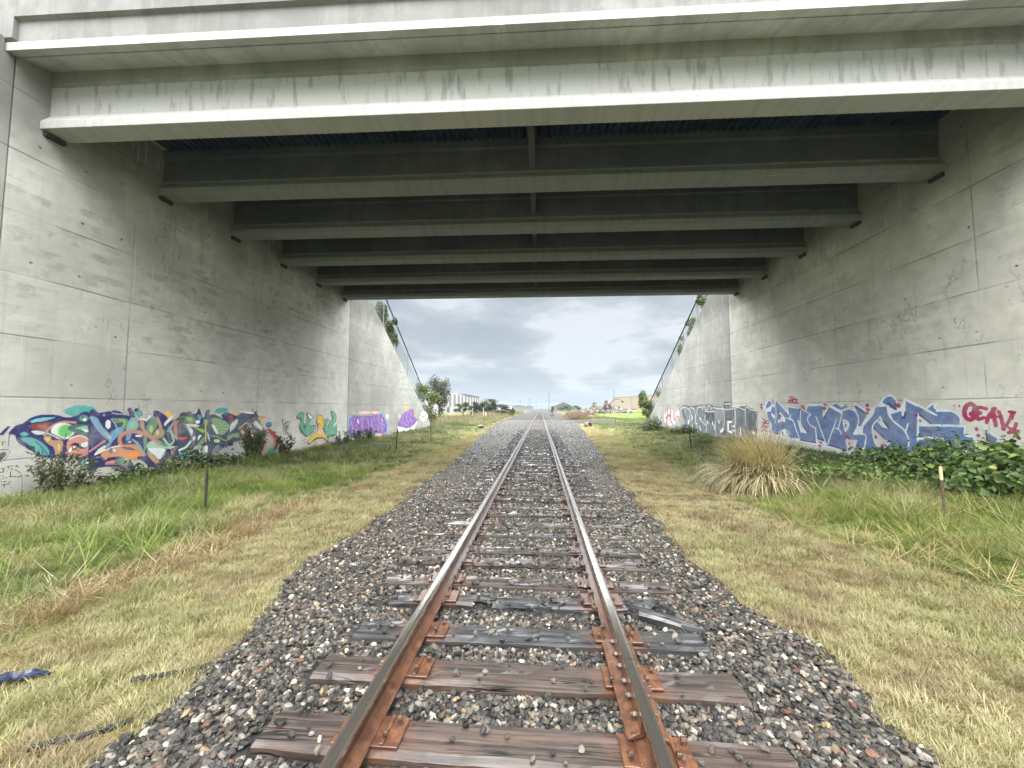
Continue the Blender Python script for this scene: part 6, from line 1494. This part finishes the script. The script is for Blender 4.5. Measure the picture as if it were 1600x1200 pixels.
# poles
def pole(x, y, h, lab, arms=0, r=0.14, grp='far utility poles'):
    root = empty('utility_pole', (x, y, 0)); tag(root, lab, 'pole', grp)
    m = MB(); m.tube((0, 0, -0.3), (0, 0, h), r, r * 0.65, 8); m.build('shaft', M_STAKE, root)
    for k in range(arms):
        m = MB(); m.box((-1.2, -0.07, h - 0.8 - 0.9 * k), (1.2, 0.07, h - 0.62 - 0.9 * k)); m.build('crossarm', M_STAKE, root)
pole(4.55, 190, 9.9, 'bare thin pole right beside the far track'); pole(43.2, 230, 12.6, 'bare thin pole at the left end of the beige warehouse', 0, 0.17)
pole(-11, 420, 13, 'far pole with crossarms left of the track, nearer one', 2, 0.2); pole(-22, 430, 11, 'far pole with crossarms left of the track, further left', 2, 0.2); pole(-5, 520, 11, 'faintest far pole just left of the rails', 1, 0.2)
M_WPOST = plain('white_post', (0.42, 0.42, 0.40), 0.6, 0, 0.08)
for (x, y, h, r, lab) in ((-7.7, 56, 1.15, 0.09, 'thick white marker post beside the stones beyond the bridge'), (-8.4, 58.5, 1.75, 0.05, 'thin tall white post behind the thick marker post'), (-10.3, 60, 1.6, 0.05, 'thin white post in front of the dark trees')):
    m = MB(); m.tube((0, 0, -0.2), (0, 0, h), r, r, 10); m.tube((0, 0, h), (0, 0, h + 0.05), r, r * 0.4, 10); tag(m.build('marker_post', M_WPOST, None, (x, y, gz(x, y))), lab, 'post', 'white posts by the line')
# switch stand
root = empty('switch_stand', (3.0, 92, -0.05)); tag(root, 'low dark switch stand with a lever right of the far rails', 'switch stand')
m = MB(); m.box((-0.5, -0.2, 0), (0.5, 0.2, 0.15)); m.build('base', M_IRON, root, bevel=0.02)
m = MB(); m.tube((0, 0, 0.15), (0, 0, 1.7), 0.05, n=8); m.build('mast', M_IRON, root)
m = MB(); m.tube((0, 0, 0.5), (0.6, 0, 0.2), 0.03, n=6); m.build('lever', M_IRON, root)
m = MB(); m.tube((0, -0.03, 1.75), (0, 0.03, 1.75), 0.2, n=14); m.build('target', M_IRON, root)
# chain-link fence in front of the left warehouse
root = empty('yard_fence', (-30, 130, 0)); tag(root, 'grey mesh yard fence in front of the striped warehouse', 'fence')
m = MB()
for k in range(40): m.box((-0.03, -60 + k * 4.5 - 0.03, -0.1), (0.03, -60 + k * 4.5 + 0.03, 2.4))
m.build('posts', M_GALV, root)['kind'] = 'stuff'
m = MB(); m.box((-0.02, -60, 2.36), (0.02, 116, 2.42)); m.box((-0.02, -60, 0.3), (0.02, 116, 0.34)); m.build('rails', M_GALV, root)
# yellow flowers, hills
fx = rng.uniform(42, 64, 900); fy = rng.uniform(150, 176, 900)
o = scatter('yellow_flowers', np.stack([fx, fy, ground_z(fx, fy)], 1), np.stack([fx * 0, fx * 0, rng.uniform(0, 6, 900)], 1), np.repeat(rng.uniform(1.5, 2.6, 900)[:, None], 3, 1), np.repeat(np.array([(0.36, 0.35, 0.03)]), 900, 0), WEED)
tag(o, 'strip of yellow flowers at the far edge of the field', 'flowers', kind='stuff')
M_HILL = plain('hill_haze_blue', (0.055, 0.075, 0.085), 0.95, 0, 0.3, 0.01)  # blue of the distant haze painted into the hill colour
def hills():
    xs = np.linspace(-900, 900, 90); ys = np.linspace(1250, 1550, 8)
    def zf(X, Y):
        t = np.clip((Y - 1250) / 120, 0, 1) * np.clip((1550 - Y) / 100, 0, 1)
        prof = 14 + 16 * np.exp(-((X + 150) / 130) ** 2) + 8 * np.exp(-((X - 60) / 60) ** 2) + 12 * np.exp(-((X + 480) / 220) ** 2) + 5 * vnoise(X, Y * 0, 6, 3, 0.012)
        return prof * t - 1.0
    tag(link('hills', grid_mesh('hills', xs, ys, zf), M_HILL), kind='structure')
hills()

# ------------------------------------------------------------ rain-wet air
def haze():
    m = MB(); m.box((-1700, -90, -2.5), (1700, 1700, 60))
    mt = bpy.data.materials.new('haze'); mt.use_nodes = True; t = NT(mt.node_tree)
    for n in list(t.n): t.n.remove(n)
    out = t.new('ShaderNodeOutputMaterial'); v = t.new('ShaderNodeVolumePrincipled'); v.inputs['Color'].default_value = (0.34, 0.40, 0.46, 1); v.inputs['Density'].default_value = HAZE; v.inputs['Anisotropy'].default_value = 0.2
    t.l.new(v.outputs[0], out.inputs['Volume'])
    o = m.build('haze', mt); tag(o, 'thin pale rainy haze over the far fields', 'haze', kind='stuff')
HAZE = 0.0006
if HAZE: haze()
